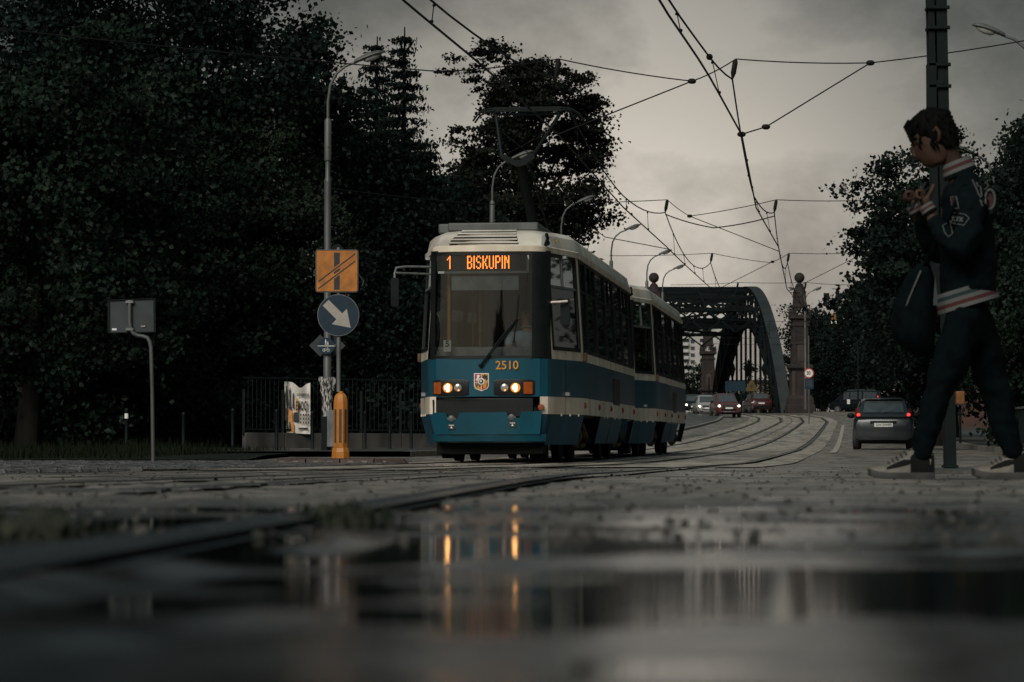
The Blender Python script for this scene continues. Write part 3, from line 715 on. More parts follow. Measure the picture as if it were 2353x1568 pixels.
        MB().box((fx(1071), 1.6, 2.06), (.05, .05, .42)).tube([(fx(1071), 1.6, 1), (fx(1071), 1.6, 2.85)], .02, 8).build('ticket_machine', M['yellowpole'], t)
    # wiper
    wp = MB().tube([FP(1104, 846, .05), FP(1150, 786, .06), FP(1189, 738, .05)], .012, 6).tube([FP(1108, 846, .04), FP(1153, 789, .05), FP(1191, 741, .04)], .009, 6).tube([FP(1192, 685, .025), FP(1187, 740, .03), FP(1181, 793, .025)], .011, 6).sphere(FP(1105, 846, .03), .03).build('wiper', M['black'], t)
    # lights
    for L0, L1, am, hl, sm in ((992, 1077, (994, 1012), 1028, 1052), (1135, 1229, (1204, 1224), 1185, 1160)):
        xs_ = np.linspace(L0, L1, 9); mb = MB()
        def hq(p, top): e = min(p - L0, L1 - p); return (878 if top else 915) + (2.5 if e < .5 else 0) * (1 if top else -1)
        mb.loft([[FP(p, hq(p, True), -.02) for p in xs_], [FP(p, hq(p, True), .01) for p in xs_], [FP(p, hq(p, True) + 2, .013) for p in xs_], [FP(p, hq(p, False) - 2, .013) for p in xs_], [FP(p, hq(p, False), .01) for p in xs_], [FP(p, hq(p, False), -.02) for p in xs_]], False)
        hs = mb.build('headlamp_housing', M['tramblack'], t)
        mb = MB(); rr = rrect(fx(am[0]), fx(am[1]), fz(911), fz(884), .01); mb.loft([[(x, frontY(x, z) - o, z) for x, z in rr] for o in (0, .026)], True, True); mb.build('indicator_lens', M['amber'], hs)
        c = FP(hl, 897, .016); hl_ = MB().lathe([(.068, 0), (.066, -.012), (.045, -.022), (.0, -.026)], c, 18, 'y').build('headlamp', M['headrim'] if lead else M['clear'], hs)
        if lead: MB().sphere((c[0] + .004, c[1] - .026, c[2]), (.026, .008, .056), 10, 8).sphere((c[0] - .022, c[1] - .022, c[2] + .004), (.02, .008, .03), 8, 6).build('lamp_core', M['head'], hs)
        c = FP(sm, 897, .016); MB().lathe([(.055, 0), (.053, -.012), (.035, -.02), (.0, -.024)], c, 18, 'y').build('small_lamp', M['clear'], hs)
        MB().lathe([(.012, 0), (.0, -.004)], (c[0] + .01, c[1] - .02, c[2] - .032), 8, 'y').build('glint', M['led'] if lead else M['clear'], hs)
    if lead:
        for cx, cy in ((1037, 968), (1176.5, 965)):
            c = FP(cx, cy, .05); MB().lathe([(.045, .02), (.043, -.004), (.02, -.012), (0, -.013)], c, 16, 'y').box(c, (.12, .006, .025)).build('cap', M['lampgrey'], t)
        for cx, cy in ((1037, 986), (1178.5, 981)):
            c = FP(cx, cy, .053); pl = MB().box(c, (.1, .006, .07)).build('jacking_plate', M['ink'], t)
            MB().box((c[0], c[1] - .005, c[2] + .018), (.072, .003, .008)).face([(c[0] - .015, c[1] - .005, c[2] - .024), (c[0] + .015, c[1] - .005, c[2] - .024), (c[0], c[1] - .005, c[2] + .01)]).build('jacking_mark', M['white'], pl, 0)
        c = FP(1243, 942, .03); MB().lathe([(.045, .03), (.04, -.01), (0, -.016)], c, 14, 'y').build('corner_marker', M['marker'], t)
        # fleet number, gold with a black shadow
        c = FP(1165.5, 846, .004)
        put_text('2510', .165, (c[0] + .006, c[1] - .002, c[2] - .006), M['ink'], t, 'fleet_number_shadow', sx=.98, bold=.007)
        put_text('2510', .165, (c[0], c[1] - .006, c[2]), M['gold'], t, 'fleet_number', sx=.98, bold=.002)
        # coat of arms: shield in four fields with a round centre
        cx, cz = fx(1106.5), fz(884); y0 = frontY(cx, cz)
        sh = [(-.103, .123), (.103, .123), (.103, -.05), (.085, -.09), (0, -.125), (-.085, -.09), (-.103, -.05)]
        def shp(k, o0, o1, poly=sh): return MB().loft([[(cx + x * k, y0 - o, cz + z * k) for x, z in poly] for o in (o0, o1)], True, True)
        cr_ = shp(1, .0, .008).build('coat_of_arms', M['white'], t)
        fields = [('crest_field', M['red'], [(-.093, .113), (-.003, .113), (-.003, .003), (-.093, .003)]), ('crest_field', M['gold'], [(.003, .113), (.093, .113), (.093, .003), (.003, .003)]),
                  ('crest_field', M['gold'], [(-.093, -.003), (-.003, -.003), (-.003, -.112), (-.078, -.083), (-.093, -.05)]), ('crest_field', M['red'], [(.003, -.003), (.093, -.003), (.093, -.05), (.078, -.083), (.003, -.112)])]
        for nm, m_, poly in fields: shp(1, .008, .011, poly).build(nm, m_, cr_, 0)
        # lion-like beast, eagle, W, bust, and the bearded head on its dish
        MB().loft([[(cx + x, y0 - o, cz + z) for x, z in ((-.085, .02), (-.07, .05), (-.06, .06), (-.066, .09), (-.045, .105), (-.03, .09), (-.012, .1), (-.02, .08), (-.035, .07), (-.03, .05), (-.05, .04), (-.055, .012), (-.07, .03))] for o in (.011, .0125)], True, True).build('crest_beast', M['white'], cr_, 0)
        MB().loft([[(cx + x, y0 - o, cz + z) for x, z in ((.012, .1), (.03, .085), (.04, .108), (.055, .108), (.062, .085), (.085, .1), (.088, .04), (.07, .02), (.05, .05), (.03, .035), (.015, .05))] for o in (.011, .0125)], True, True).build('crest_eagle', M['ink'], cr_, 0)
        put_text('W', .09, (cx - .045, y0 - .0115, cz - .045), M['ink'], cr_, 'crest_letter', bold=.002)
        MB().lathe([(.025, 0), (.022, -.002)], (cx + .047, y0 - .0115, cz - .025), 12, 'y').box((cx + .047, y0 - .012, cz - .062), (.045, .002, .04)).build('crest_bust', M['gold'], cr_, 0)
        di = MB().lathe([(.047, 0), (.045, -.004)], (cx - .002, y0 - .0125, cz + .01), 20, 'y').build('crest_dish', M['white'], cr_, 0)
        MB().lathe([(.032, 0), (.03, -.003)], (cx - .002, y0 - .0165, cz + .008), 14, 'y').build('crest_hair', M['ink'], cr_, 0)
        MB().lathe([(.015, 0), (.013, -.003)], (cx - .006, y0 - .0195, cz + .012), 10, 'y').build('crest_face', M['white'], cr_, 0)
        # mirrors
        mi = MB().tube([(-.84, .35, 2.72), (-1.15, .2, 2.72), (-1.29, .12, 2.7), (-1.31, .1, 2.62), (-1.3, .1, 2.42)], .017, 8).tube([(-.84, .35, 2.62), (-1.3, .1, 2.63)], .014, 8).build('mirror_arm', M['galv'], t)
        MB().loft([[(x, y, z) for x, z in rrect(-1.36, -1.25, 2.16, 2.56, .03)] for y in (.08, .15)], True, True).build('mirror', M['black'], mi)
        mi = MB().tube([(.84, .3, 2.215), (1.0, .25, 2.22), (1.08, .3, 2.23)], .016, 8).build('mirror_arm', M['tramcream'], t)
        MB().loft([[(x, y, z) for x, z in rrect(.98, 1.11, 1.9, 2.27, .03)] for y in (.34, .42)], True, True).build('mirror', M['black'], mi)
        # roof gear and pantograph
        MB().box((-.1, 2.6, 3.36), (1.3, 2.2, .12)).box((-.72, 2.0, 3.34), (.35, .9, .14)).build('roof_box', M['lampgrey'], t, bevel=.02)
        MB().tube([(.18, 2.0, 3.3), (.16, 2.0, 3.42)], .03, 6).build('roof_fitting', M['dark'], t)
    # roof numbers on the slanting cab corner
    for side in (1,):
        c = Vector(S(side, .95, 3.08, -.035)); put_text('2510', .15, (c.x + .0, c.y - .035, c.z), M['gold'], t, 'roof_number', rz=math.atan2(1.47, .31), rx=R(-8), sx=.8)
        MB().tube([S(side, .3, 3.0, .0), S(side, .25, 3.1, .05), S(side, .2, 3.16, .04)], .025, 6).sphere(S(side, .3, 3.04, .03), .04, 8, 6).build('antenna', M['black'], t)
    mb = MB()
    for s in (.2, .45): mb.tube([(s, 13.0, 3.2), (s, 13.5, 3.25), (s, 13.9, 3.1), (s, 14.1, 2.8)], .03, 6)
    mb.build('jumper_cable', M['rubber'], t)
    MB().bar((0, 12.5, .5), (0, 14.2, .5), .14, .12).build('coupler', M['under'], t)
    return t
def put_tram(t, X, Y):
    t.rotation_mode = 'XYZ'
    t.location = (X, Y, zr(Y) + .026)
    sl = (zr(Y + 13) - zr(Y)) / 13
    t.rotation_euler = (math.atan(sl), 0, -TR_ANG)
tram = build_tram(True); put_tram(tram, -.34, 41.2)
tram2 = build_tram(False); put_tram(tram2, -.34 + .1133 * 14.5 + .1, 41.2 + 14.5)
# pantograph, raised, part of the leading car
pg = MB(); y = 4.7
pg.tube([(-.75, y + .25, 3.4), (.75, y + .25, 3.4)], .03, 6).tube([(-.75, y + 1.2, 3.4), (.75, y + 1.2, 3.4)], .03, 6).box((-.6, y + .7, 3.36), (.06, 1.2, .06)).box((.6, y + .7, 3.36), (.06, 1.2, .06))
base = pg.build('pantograph_base', M['dark'], tram)
MB().tube([(.1, y + 1.0, 3.42), (-.06, y - .1, 4.56)], [.09, .075], 10).tube([(.32, y + 1.0, 3.42), (.1, y - .05, 4.5)], .018, 6).build('lower_arm', M['black'], base)
MB().prism([(-.36, 4.66), (-.3, 4.6), (-.1, 4.5), (-.02, 4.5), (.18, 4.64), (.18, 4.7), (.1, 4.7), (-.04, 4.6), (-.12, 4.6), (-.3, 4.7)], y - .2, y - .08).build('elbow_bracket', M['black'], base)
MB().tube([(-.33, y - .12, 4.64), (-.47, y + .25, 5.38)], .03, 8).tube([(.15, y - .12, 4.66), (.55, y + .25, 5.38)], .03, 8).tube([(-.4, y + .05, 5.1), (.12, y - .1, 4.68)], .006, 4).tube([(.45, y + .15, 5.1), (-.3, y - .1, 4.68)], .006, 4).build('upper_arm', M['black'], base)
hd = MB().tube([(-.5, y + .25, 5.35), (.58, y + .25, 5.35)], .02, 8).box((.04, y + .14, 5.43), (1.05, .05, .04)).box((.04, y + .38, 5.43), (1.05, .05, .04))
for dy in (.14, .38): hd.tube([(-.48, y + dy, 5.43), (-.62, y + dy, 5.41), (-.74, y + dy, 5.34), (-.81, y + dy, 5.24)], .016, 6).tube([(.56, y + dy, 5.43), (.72, y + dy, 5.41), (.84, y + dy, 5.34), (.9, y + dy, 5.24)], .016, 6)
hd.build('collector_head', M['black'], base)
# ================================================================ STREET LAMPS
def build_lamp(label, group, ht=6.92, collar=True):
    t = thing('street_lamp', label, 'street lamp', group=group)
    MB().lathe([(.1, 0), (.1, .02), (.085, .03), (.085, 2.1), (.075, 2.12), (.075, 5.6)], n=14).build('lower_pole', M['lampgrey'], t, 40)
    MB().lathe([(.075, 5.6), (.068, 5.66), (.055, 5.68), (.052, ht - .9), (.075, ht - .88), (.075, ht - .05), (.05, ht)], n=14).box((.07, 0, ht - .3), (.03, .02, .02)).box((0, -.075, ht - .6), (.02, .03, .02)).build('upper_pole', M['lampgrey'], t, 40)
    a = ht
    MB().tube([(0, 0, a - .02), (0, 0, a + .35), (.05, 0, a + .7), (.17, 0, a + .94), (.36, 0, a + 1.1), (.62, 0, a + 1.2)], [.032, .032, .031, .03, .028, .026], 10).build('arm', M['lampgrey'], t, 60)
    # cobra head
    prof = [(.54, .05, .045, 0), (.6, .085, .06, .0), (.72, .11, .075, .01), (.88, .12, .085, .02), (1.02, .1, .07, .02), (1.12, .06, .045, .01), (1.17, .015, .015, 0)]
    rings = []
    for x, wy, hz, dz in prof:
        cz = a + 1.2 + (x - .58) * .33 + dz; rings.append([(x, wy * math.cos(t_), cz + (hz if math.sin(t_) > 0 else hz * .55) * math.sin(t_)) for t_ in np.linspace(0, 2 * math.pi, 13)[:-1]])
    hd = MB().loft(rings, True, True).build('lamp_head', M['lampgrey'], t, 50)
    rings = []
    for x, wy, hz in ((.74, .04, .03), (.82, .085, .075), (.95, .085, .08), (1.05, .05, .05), (1.09, .01, .02)):
        cz = a + 1.2 + (x - .58) * .33 - .02; rings.append([(x, wy * math.cos(t_), cz + hz * (math.sin(t_) if math.sin(t_) < 0 else .2 * math.sin(t_))) for t_ in np.linspace(0, 2 * math.pi, 11)[:-1]])
    MB().loft(rings, True, True).build('lamp_glass', M['lens'], hd, 50)
    return t
LG = 'street lamps along the left side of the tracks'
lamp = build_lamp('tall grey street lamp wrapped in torn posters behind the yellow bollard', LG)
LAMPS = [(752, 62.0, 'tall grey street lamp wrapped in torn posters behind the yellow bollard'), (1131, 84.0, 'street lamp rising behind the roof of the leading tram car under the pantograph'),
         (1290, 101.0, 'street lamp whose head touches the round tree crown right of the pantograph'), (1405, 117.0, 'street lamp rising over the long roof of the leading tram car'),
         (1487, 137.0, 'street lamp rising beside the ball-topped stone column over the tram coupling'), (1523, 153.0, 'smallest street lamp of the row, before the top of the steel arch')]
for k, (x, Y, lb) in enumerate(LAMPS):
    o = lamp if k == 0 else copy_tree(lamp)
    o.location = (px(x, Y), Y, zr(Y) + (.1 if Y > 58 else 0)); o['label'] = lb; o.rotation_euler = (0, 0, R(random.uniform(-4, 4)))
def lamp_at(x, y, Y, rz, lb, grp):   # lamp whose head centre (local .85, 8.55) shows at pixel x, y
    p = at(x, y, Y); o = copy_tree(lamp); sz = 1.0
    o.location = (p.x - .85 * math.cos(rz), Y - .85 * math.sin(rz), zr(Y) + .1); o.rotation_euler = (0, 0, rz)
    o['label'] = lb; o['group'] = grp
    # set the pole height so that the head is where the lamp stands in the row
    dz = p.z - (o.location.z + 8.24)
    o.location.z += max(-.6, min(.6, dz))
    return o
RG = 'street lamps along the right side of the road'
lamp_at(2272, 66, 57, math.pi - .1, 'street lamp head reaching in from the right edge at the top beside the dark mast', RG)
lamp_at(2212, 343, 80, math.pi, 'street lamp arm coming from the right edge just behind the head of the pedestrian', RG)
lamp_at(2100, 549, 117, math.pi + .05, 'uppermost pale lamp head between the right tree and the back of the pedestrian', RG)
lamp_at(2086, 588, 129, math.pi, 'middle pale lamp head between the right tree and the pedestrian', RG)
lamp_at(2074, 606, 137, math.pi, 'lowest pale lamp head of the three before the pedestrian', RG)
o = lamp_at(1878, 664, 204, .1, 'double-armed street lamp beside the red stone obelisk', RG)
for ch in list(o.children):
    if ch.name.split('.')[0] in ('arm', 'lamp_head'):
        c = copy_tree(ch, o); c.rotation_euler = (0, 0, math.pi)

# things fixed to the first lamp
L0 = Vector((px(752, 62), 62, zr(62) + .1))
def sub(y): return at(752, y, 62).z
t = thing('path_sign', 'small round blue path sign with walkers above a bicycle, on the lamp pole', 'road sign', (px(749.5, 61.9), 61.86, sub(796)))
r_ = 19 / FPX * 62
MB().lathe([(r_, .006), (r_, -.006)], n=28, axis='y').build('plate', M['signblue'], t, bevel=0)
MB().box((0, -.009, 0), (2 * r_, .004, .012)).build('divider', M['white'], t, 0)
MB().sphere((-.01, -.009, .12), (.012, .003, .014), 8, 6).box((-.01, -.009, .08), (.022, .004, .05)).box((-.02, -.009, .04), (.009, .004, .045), Matrix.Rotation(.2, 3, 'Y')).box((.002, -.009, .04), (.009, .004, .045), Matrix.Rotation(-.2, 3, 'Y')).sphere((.035, -.009, .08), (.009, .003, .01), 8, 6).box((.035, -.009, .045), (.016, .004, .05)).build('walkers_mark', M['white'], t, 0)
mb = MB()
for sx in (-.045, .045): mb.tube([(sx + .028 * math.cos(a), -.01, -.09 + .028 * math.sin(a)) for a in np.linspace(0, 2 * math.pi, 15)], .004, 4, False)
mb.tube([(-.045, -.01, -.09), (-.02, -.01, -.045), (.03, -.01, -.045), (-.005, -.01, -.09), (-.045, -.01, -.09)], .004, 4).tube([(.045, -.01, -.09), (.025, -.01, -.035), (.04, -.01, -.03)], .004, 4)
mb.build('bicycle_mark', M['white'], t, 0)
for sx, lb in ((-1, 'back of a diamond road sign behind the round path sign, its left corner showing'), (1, 'back of a diamond road sign half hidden by the sign post, right of the lamp')):
    t = thing('diamond_sign', lb, 'road sign', (px(752 + sx * 16, 62.2), 62.16 + .02 * sx, sub(794)), group='diamond signs on the lamp pole')
    MB().loft([[(.23 * math.cos(a), y, .23 * math.sin(a)) for a in np.arange(4) * math.pi / 2] for y in (-.006, .006)], True, True).build('plate', M['signback'], t)
    MB().box((0, -.02, 0), (.06, .03, .05)).build('bracket', M['galv'], t)
# torn posters round the pole
mb = MB(); rings = []
zz = np.linspace(sub(990), sub(868), 22)
for i, z in enumerate(zz):
    f = i / 21; rr = .092 + .008 * math.sin(i * 1.7); fl = .05 * max(0, f - .6) / .4
    ring = []
    for k in range(18):
        a = math.pi * (1.0 + k / 17.0) ; q = rr + .006 * math.sin(k * 2.1 + i * .9) + (fl * (1.6 if k in (0, 1, 17) else .2))
        ring.append((L0.x + q * math.cos(a) * 1.05, L0.y + q * math.sin(a), z + .02 * math.sin(k * 1.3)))
    rings.append(ring)
m = mk('poster_scraps', (.42, .4, .37), .5, var=.1, scale=11, stretch=(3, 3, .9), col2=(.02, .021, .024), vlo=.46, vhi=.56, bump=.3)
tag(mb.loft(rings, False).build('torn_posters', m, None, 40), 'torn black and white posters wrapped round the lamp pole', 'posters')
t = thing('junction_box', 'narrow pale grey service box at the foot of the poster-wrapped lamp', 'box', (px(758, 61.7), 61.8, zr(62) + .11))
MB().box((.02, 0, .45), (.2, .12, .76)).build('door', M['galv'], t, bevel=.01)
MB().box((-.12, .0, .35), (.12, .12, .7)).build('plinth', M['black'], t)

# ================================================================ SIGN ISLAND WITH YELLOW BOLLARD
YS = 40.3
def Pz(q): return at(1176, q, YS).z
bx = px(783, YS); zb = zr(YS)
isl = thing('rubber_island', 'low dark rubber traffic island with pale reflector inserts under the yellow bollard', 'traffic island', (px(786, YS), YS, zb))
hw = (942 - 630) / 2 / FPX * YS; sgm = 4
for k in range(sgm):
    a, b = -hw + 2 * hw * k / sgm, -hw + 2 * hw * (k + 1) / sgm - .012
    def inx(x): return x * .96
    e0 = .12 if k == 0 else 0; e1 = .12 if k == sgm - 1 else 0
    mb = MB(); mb.loft([[(a, -.42 + e0, 0), (b, -.42 + e1, 0), (b, .42 - e1, 0), (a, .42 - e0, 0)], [(a + e0 * .6, -.37 + e0, .075), (b - e1 * .6, -.37 + e1, .075), (b - e1 * .6, .37 - e1, .075), (a + e0 * .6, .37 - e0, .075)]], True, True)
    sg = mb.build('segment', mk('island_rubber', (.04, .02, .016), .6, var=.4, scale=8, bump=.3) if k == 0 else bpy.data.materials['island_rubber'], isl, 0, .008)
    for j in range(2):
        if k == 3 and j == 1: continue
        cx = a + (b - a) * (.3 + .42 * j)
        MB().box((cx, -.405, .036), (.075 if k < 3 else .045, .012, .026), Matrix.Rotation(R(-34), 3, 'X')).build('reflector', M['wood'], sg)
    for j in range(7):
        MB().box((a + (b - a) * (j + .5) / 7, 0, .079), ((b - a) / 9, .62 - 2 * max(e0, e1), .008)).build('tread', M['wood'] if False else bpy.data.materials['island_rubber'], sg)
t = thing('lit_bollard', 'yellow eight-sided traffic bollard with brown stripes standing on the rubber island', 'bollard', (bx, YS, zb + .078))
S_ = YS / FPX; H = (1055 - 899) * S_
def oct_ring(r, z, c=0.0): return [(r * math.cos(a), r * math.sin(a), z) for a in (np.arange(8) + .5) * math.pi / 4]
mb = MB(); mb.loft([oct_ring(.128, 0), oct_ring(.126, .09), oct_ring(.112, .145), oct_ring(.108, .15)], True, True); mb.build('foot', M['bollard_y'], t, 0, .006)
mb = MB(); mb.loft([oct_ring(.104, .15), oct_ring(.101, .74), oct_ring(.098, .79), oct_ring(.088, .83), oct_ring(.066, .868), oct_ring(.036, .89)], True, True)
mb.build('shell', M['bollard_y'], t, 12, .005)
MB().lathe([(.034, .885), (.034, .905), (.03, .91)], n=16).build('collar', M['bollard_y'], t)
for k in range(8):
    a = (k + .0) * math.pi / 4; n_ = Vector((math.cos(a), math.sin(a), 0)); ap = .104 * math.cos(math.pi / 8)
    rot = Matrix((Vector((-n_.y, n_.x, 0)), n_, Vector((0, 0, 1)))).transposed()
    MB().box(n_ * (ap - .0005) + Vector((0, 0, .44)), (.034, .006, .45), rot).build('stripe', M['brownstripe'], t, 0)
t = thing('sign_post', 'slim grey post on the yellow bollard carrying the orange and the blue sign', 'sign post', (bx - .03, YS, zb + .98))
MB().tube([(0, 0, 0), (-.005, 0, 1.95)], .028, 12).build('post', M['galv'], t, 60)
# orange plate with crossed-out bar
cz = Pz(623.5); t = thing('orange_sign', 'square orange road sign with a black bar crossed by two slanted lines', 'road sign', (px(774, YS), YS - .045, cz))
h_ = 49 * S_
MB().loft([[(x, y, z) for x, z in rrect(-h_, h_, -h_, h_, .03)] for y in (.012, -.004)], True, True).build('plate_edge', M['galv'], t)
MB().loft([[(x, y, z) for x, z in rrect(-h_ + .004, h_ - .004, -h_ + .004, h_ - .004, .027)] for y in (-.004, -.006)], True, True).build('rim', M['ink'], t)
MB().loft([[(x, y, z) for x, z in rrect(-h_ + .013, h_ - .013, -h_ + .013, h_ - .013, .02)] for y in (-.006, -.0075)], True, True).build('face', M['orange'], t)
sg = h_ / 267
def sp(x, y): return ((x - 370) * sg, (392 - y) * sg)
def spoly(pts, nm, mt, par, y=-.0085): return MB().loft([[(x, y + d, z) for x, z in [sp(*p) for p in pts]] for d in (.001, 0)], True, True).build(nm, mt, par, 0)
spoly([(333, 163), (406, 163), (406, 296), (333, 349)], 'bar', M['ink'], t); spoly([(333, 405), (406, 352), (406, 384), (333, 437)], 'bar', M['ink'], t); spoly([(333, 492), (406, 440), (405, 628), (333, 628)], 'bar', M['ink'], t)
spoly([(140, 515), (598, 167), (598, 187), (142, 536)], 'slanted_line', M['ink'], t); spoly([(138, 604), (598, 260), (598, 281), (138, 625)], 'slanted_line', M['ink'], t)
# warning lamp hood behind the plate
MB().loft([[(x, y, z) for x, z in ((-.1, h_ - .02), (-.07, h_ + .04), (-.03, h_ + .075), (.03, h_ + .08), (.06, h_ + .045), (.09, h_ - .02))] for y in (.03, .1)], True, True).build('lamp_hood', M['black'], t)
MB().tube([(h_ - .01, .06, -.02), (h_ + .07, .06, -.14), (h_ + .05, .06, -.2)], .007, 5).build('stay_wire', M['lampgrey'], t)
cz = Pz(725); t = thing('keep_right_sign', 'round blue road sign with a pale arrow pointing down to the right', 'road sign', (px(777.4, YS), YS - .045, cz))
r_ = 48 * S_
MB().lathe([(r_, .01), (r_, -.006)], n=40, axis='y').build('plate_edge', M['galv'], t)
MB().lathe([(r_ * .975, -.006), (r_ * .975, -.0075)], n=40, axis='y').build('face', M['signblue'], t)
def sp2(x, y): return ((x - 387) * sg, (948 - y) * sg)
MB().loft([[(x, y, z) for x, z in [sp2(*p) for p in ((265, 756), (436, 925), (494, 868), (542, 1107), (306, 1060), (363, 1000), (192, 829))]] for y in (-.0075, -.009)], True, True).build('arrow', mk('arrow_print', (.3, .275, .24), .5, var=.1, scale=20), t, 0)

# ================================================================ BENT POLE WITH SIGN BACK
YB = 42.5; SB = YB / FPX
def pb(x, y): p = at(x, y, YB); return (p.x, p.y, p.z)
x0, y0, z0 = pb(352, 1062)
t = thing('bent_sign_pole', 'bent grey pole carrying the dark back of a square road sign at the far left', 'road sign', (x0, YB, zr(YB)))
def lb(x, y): p = pb(x, y); return (p[0] - x0, 0, p[2] - zr(YB))
pts = [(352, 1066), (350, 900), (347, 800), (344, 785), (338, 776), (328, 773), (315, 771), (306, 766), (300, 756), (298, 740), (298, 690)]
MB().tube([lb(*p) for p in pts], .028, 10).build('pole', M['lampgrey'], t, 60)
a, b = lb(250, 766), lb(354, 687); s_ = MB(); pl = []
c0 = [lb(249, 765), lb(355, 763), lb(354, 686), lb(249, 690)]
plate = MB().loft([[(x, y, z) for x, _, z in c0] for y in (.04, .06)], True, True).build('plate', M['signback'], t)
rim = MB()
for i in range(4):
    p, q = Vector(c0[i]), Vector(c0[(i + 1) % 4]); rim.bar((p.x, .03, p.z), (q.x, .03, q.z), .03, .012)
rim.build('plate_rim', M['dark'], t)
cl = MB()
for yy in (694, 757): cl.box((lb(298, yy)[0], .01, lb(298, yy)[2]), (.11, .075, .035))
cl.build('clamp', M['galv'], t)
# the back faces the street: sign print faces away, stickers on the back
c = lb(262, 757); MB().box((c[0], .036, c[2]), (.065, .003, .028)).build('sticker', M['white'], t)
c = lb(328, 750); MB().box((c[0], .036, c[2]), (.085, .003, .032), Matrix.Rotation(-.08, 3, 'Y')).build('sticker', M['ink'], t)
put_text('STEIR', .026, (c[0], .033, c[2]), M['white'], t, 'sticker_text', ry=-.08)

# ================================================================ BOLLARDS
def build_bollard(band_):
    t = thing('bollard', 'thin black steel bollard', 'bollard', group='black bollards along the kerb')
    MB().lathe([(.045, 0), (.042, .02), (.036, .03), (.036, .8), (.042, .81), (.042, .83), (.03, .86), (0, .87)], n=12).build('shaft', M['black'], t, 40)
    if band_: MB().lathe([(.0385, .68), (.0385, .77)], n=12).build('reflective_band', M['white'], t)
    return t
bol = build_bollard(False)
BL = [(422, 61, 'black bollard left of the dark fence, before the grass'), (535, 61.5, 'black bollard at the left end of the concrete fence wall'), (636, 63.5, 'black bollard just left of the hanging banner'), (718, 68, 'black bollard between the hanging banner and the lamp pole'), (839, 68, 'black bollard right of the yellow bollard'), (896, 68.6, 'middle black bollard between the yellow bollard and the tram mirror'), (945, 69, 'black bollard just left of the tram front')]
for k, (x, Y, lb_) in enumerate(BL):
    o = bol if k == 0 else copy_tree(bol); o['label'] = lb_; o.location = (px(x, Y), Y, zr(Y) + (.11 if x > 500 else .03))
ob = build_bollard(True); ob['label'] = 'black bollard with a white reflective band left of the bent pole'; ob.location = (px(291, 60.5), 60.5, zr(60.5)); ob.scale = (1.05, 1.05, 1.12)

# ================================================================ FENCE ON CONCRETE WALL, BANNER
FY0, FY1 = 70.5, 74.5
def fl(x):  # the fence runs at a slight angle to the picture
    return FY0 + (x - 420) / (1000 - 420) * (FY1 - FY0)
t = thing('fence', 'dark bar fence on a low stained concrete wall below the trees', 'fence', (px(700, 72), 72, zr(72) + .1))
def L_(x, Yo=0.0, z=0.0):
    Y = fl(x) + Yo; return Vector((px(x, Y), Y, zr(72) + .1 + z)) - Vector(t.location)
for k, (a, b) in enumerate(((560, 650), (650, 740), (740, 830), (830, 920), (920, 1010))):
    wl = MB(); A, B = L_(a + 1), L_(b - 1); d = (B - A).normalized(); nrm = Vector((-d.y, d.x, 0)) * .09
    wl.loft([[A - nrm + Vector((0, 0, z)), B - nrm + Vector((0, 0, z)), B + nrm + Vector((0, 0, z)), A + nrm + Vector((0, 0, z))] for z in (-.1, .36, .38)], True, True)
    wl.build('wall_block', M['concrete'], t, 0, .01)
    MB().box(L_(a, 0, .87), (.06, .06, 1.1)).build('post', M['iron'], t)
    for z in (.46, 1.72 - .0): MB().bar(L_(a, 0, z - (.0 if z < 1 else .02)), L_(b, 0, z - (.0 if z < 1 else .02)), .035, .04).build('rail', M['iron'], t)
    n_ = 9
    for j in range(1, n_): MB().bar(L_(a + (b - a) * j / n_, 0, .46), L_(a + (b - a) * j / n_, 0, 1.72), .014).build('bar', M['iron'], t)
# banner hanging on the fence
def bp(x, y, Yo=-.1): return at(x, y, fl(682) + Yo)
bo = thing('banner', 'white printed banner with large black letters hanging on the dark fence', 'banner', tuple(bp(682, 996)))
b0 = Vector(bo.location)
nx, nz = 22, 26; rings = []
for j in range(nz + 1):
    v_ = j / nz; row = []
    for i in range(nx + 1):
        u = i / nx; x = 653 + 60 * u + (3 * (1 - v_) if i == 0 else 0) + 2.0 * (1 - v_) * (1 - u); y = 995 - 118 * v_ + 3 * u
        sag = math.exp(-((u - .62) / .2) ** 2) * max(0, v_ - .72) / .28
        p = bp(x, y + 13 * sag, -.1 - .03 * math.sin(u * 17 + v_ * 3) * .5 - .06 * sag * (v_ > .8) + .012 * math.sin(v_ * 14 + u * 6)) - b0
        row.append(p)
    rings.append(row)
MB().loft(rings, False).build('cloth', M['banner'], bo, 60)
def bl(x, y, o=-.16): p = bp(x, y, o) - b0; return (p.x, p.y, p.z)
def flat(nm, pts, mt, o=-.155): MB().loft([[bl(*p, o=o - d) for p in pts] for d in (0, .002)], True, True).build(nm, mt, bo, 0)
put_text('KONFERENCJA', .085, bl(696, 908), M['ink'], bo, 'banner_words', sx=.52, bold=.003)
put_text('EMOCJI', .3, bl(694, 934), M['ink'], bo, 'banner_title', sx=.31, bold=.008)
flat('orange_block', [(680, 916), (685, 916), (685, 947), (680, 947)], M['bannerorange'], -.157)
flat('portrait_block', [(653, 938), (661, 938), (661, 967), (653, 967)], M['bannerbrown'])
flat('portrait_block', [(675, 948), (686, 948), (686, 969), (674, 969)], M['ink'])
for k in range(4):
    for j in range(3): flat('small_print', [(689.5 + 6 * k, 951 + 9 * j), (693 + 6 * k, 951 + 9 * j), (693 + 6 * k, 956 + 9 * j), (689.5 + 6 * k, 956 + 9 * j)], M['bannerbrown'])
flat('small_print', [(686, 983), (708, 983), (708, 987), (686, 987)], M['ink'])
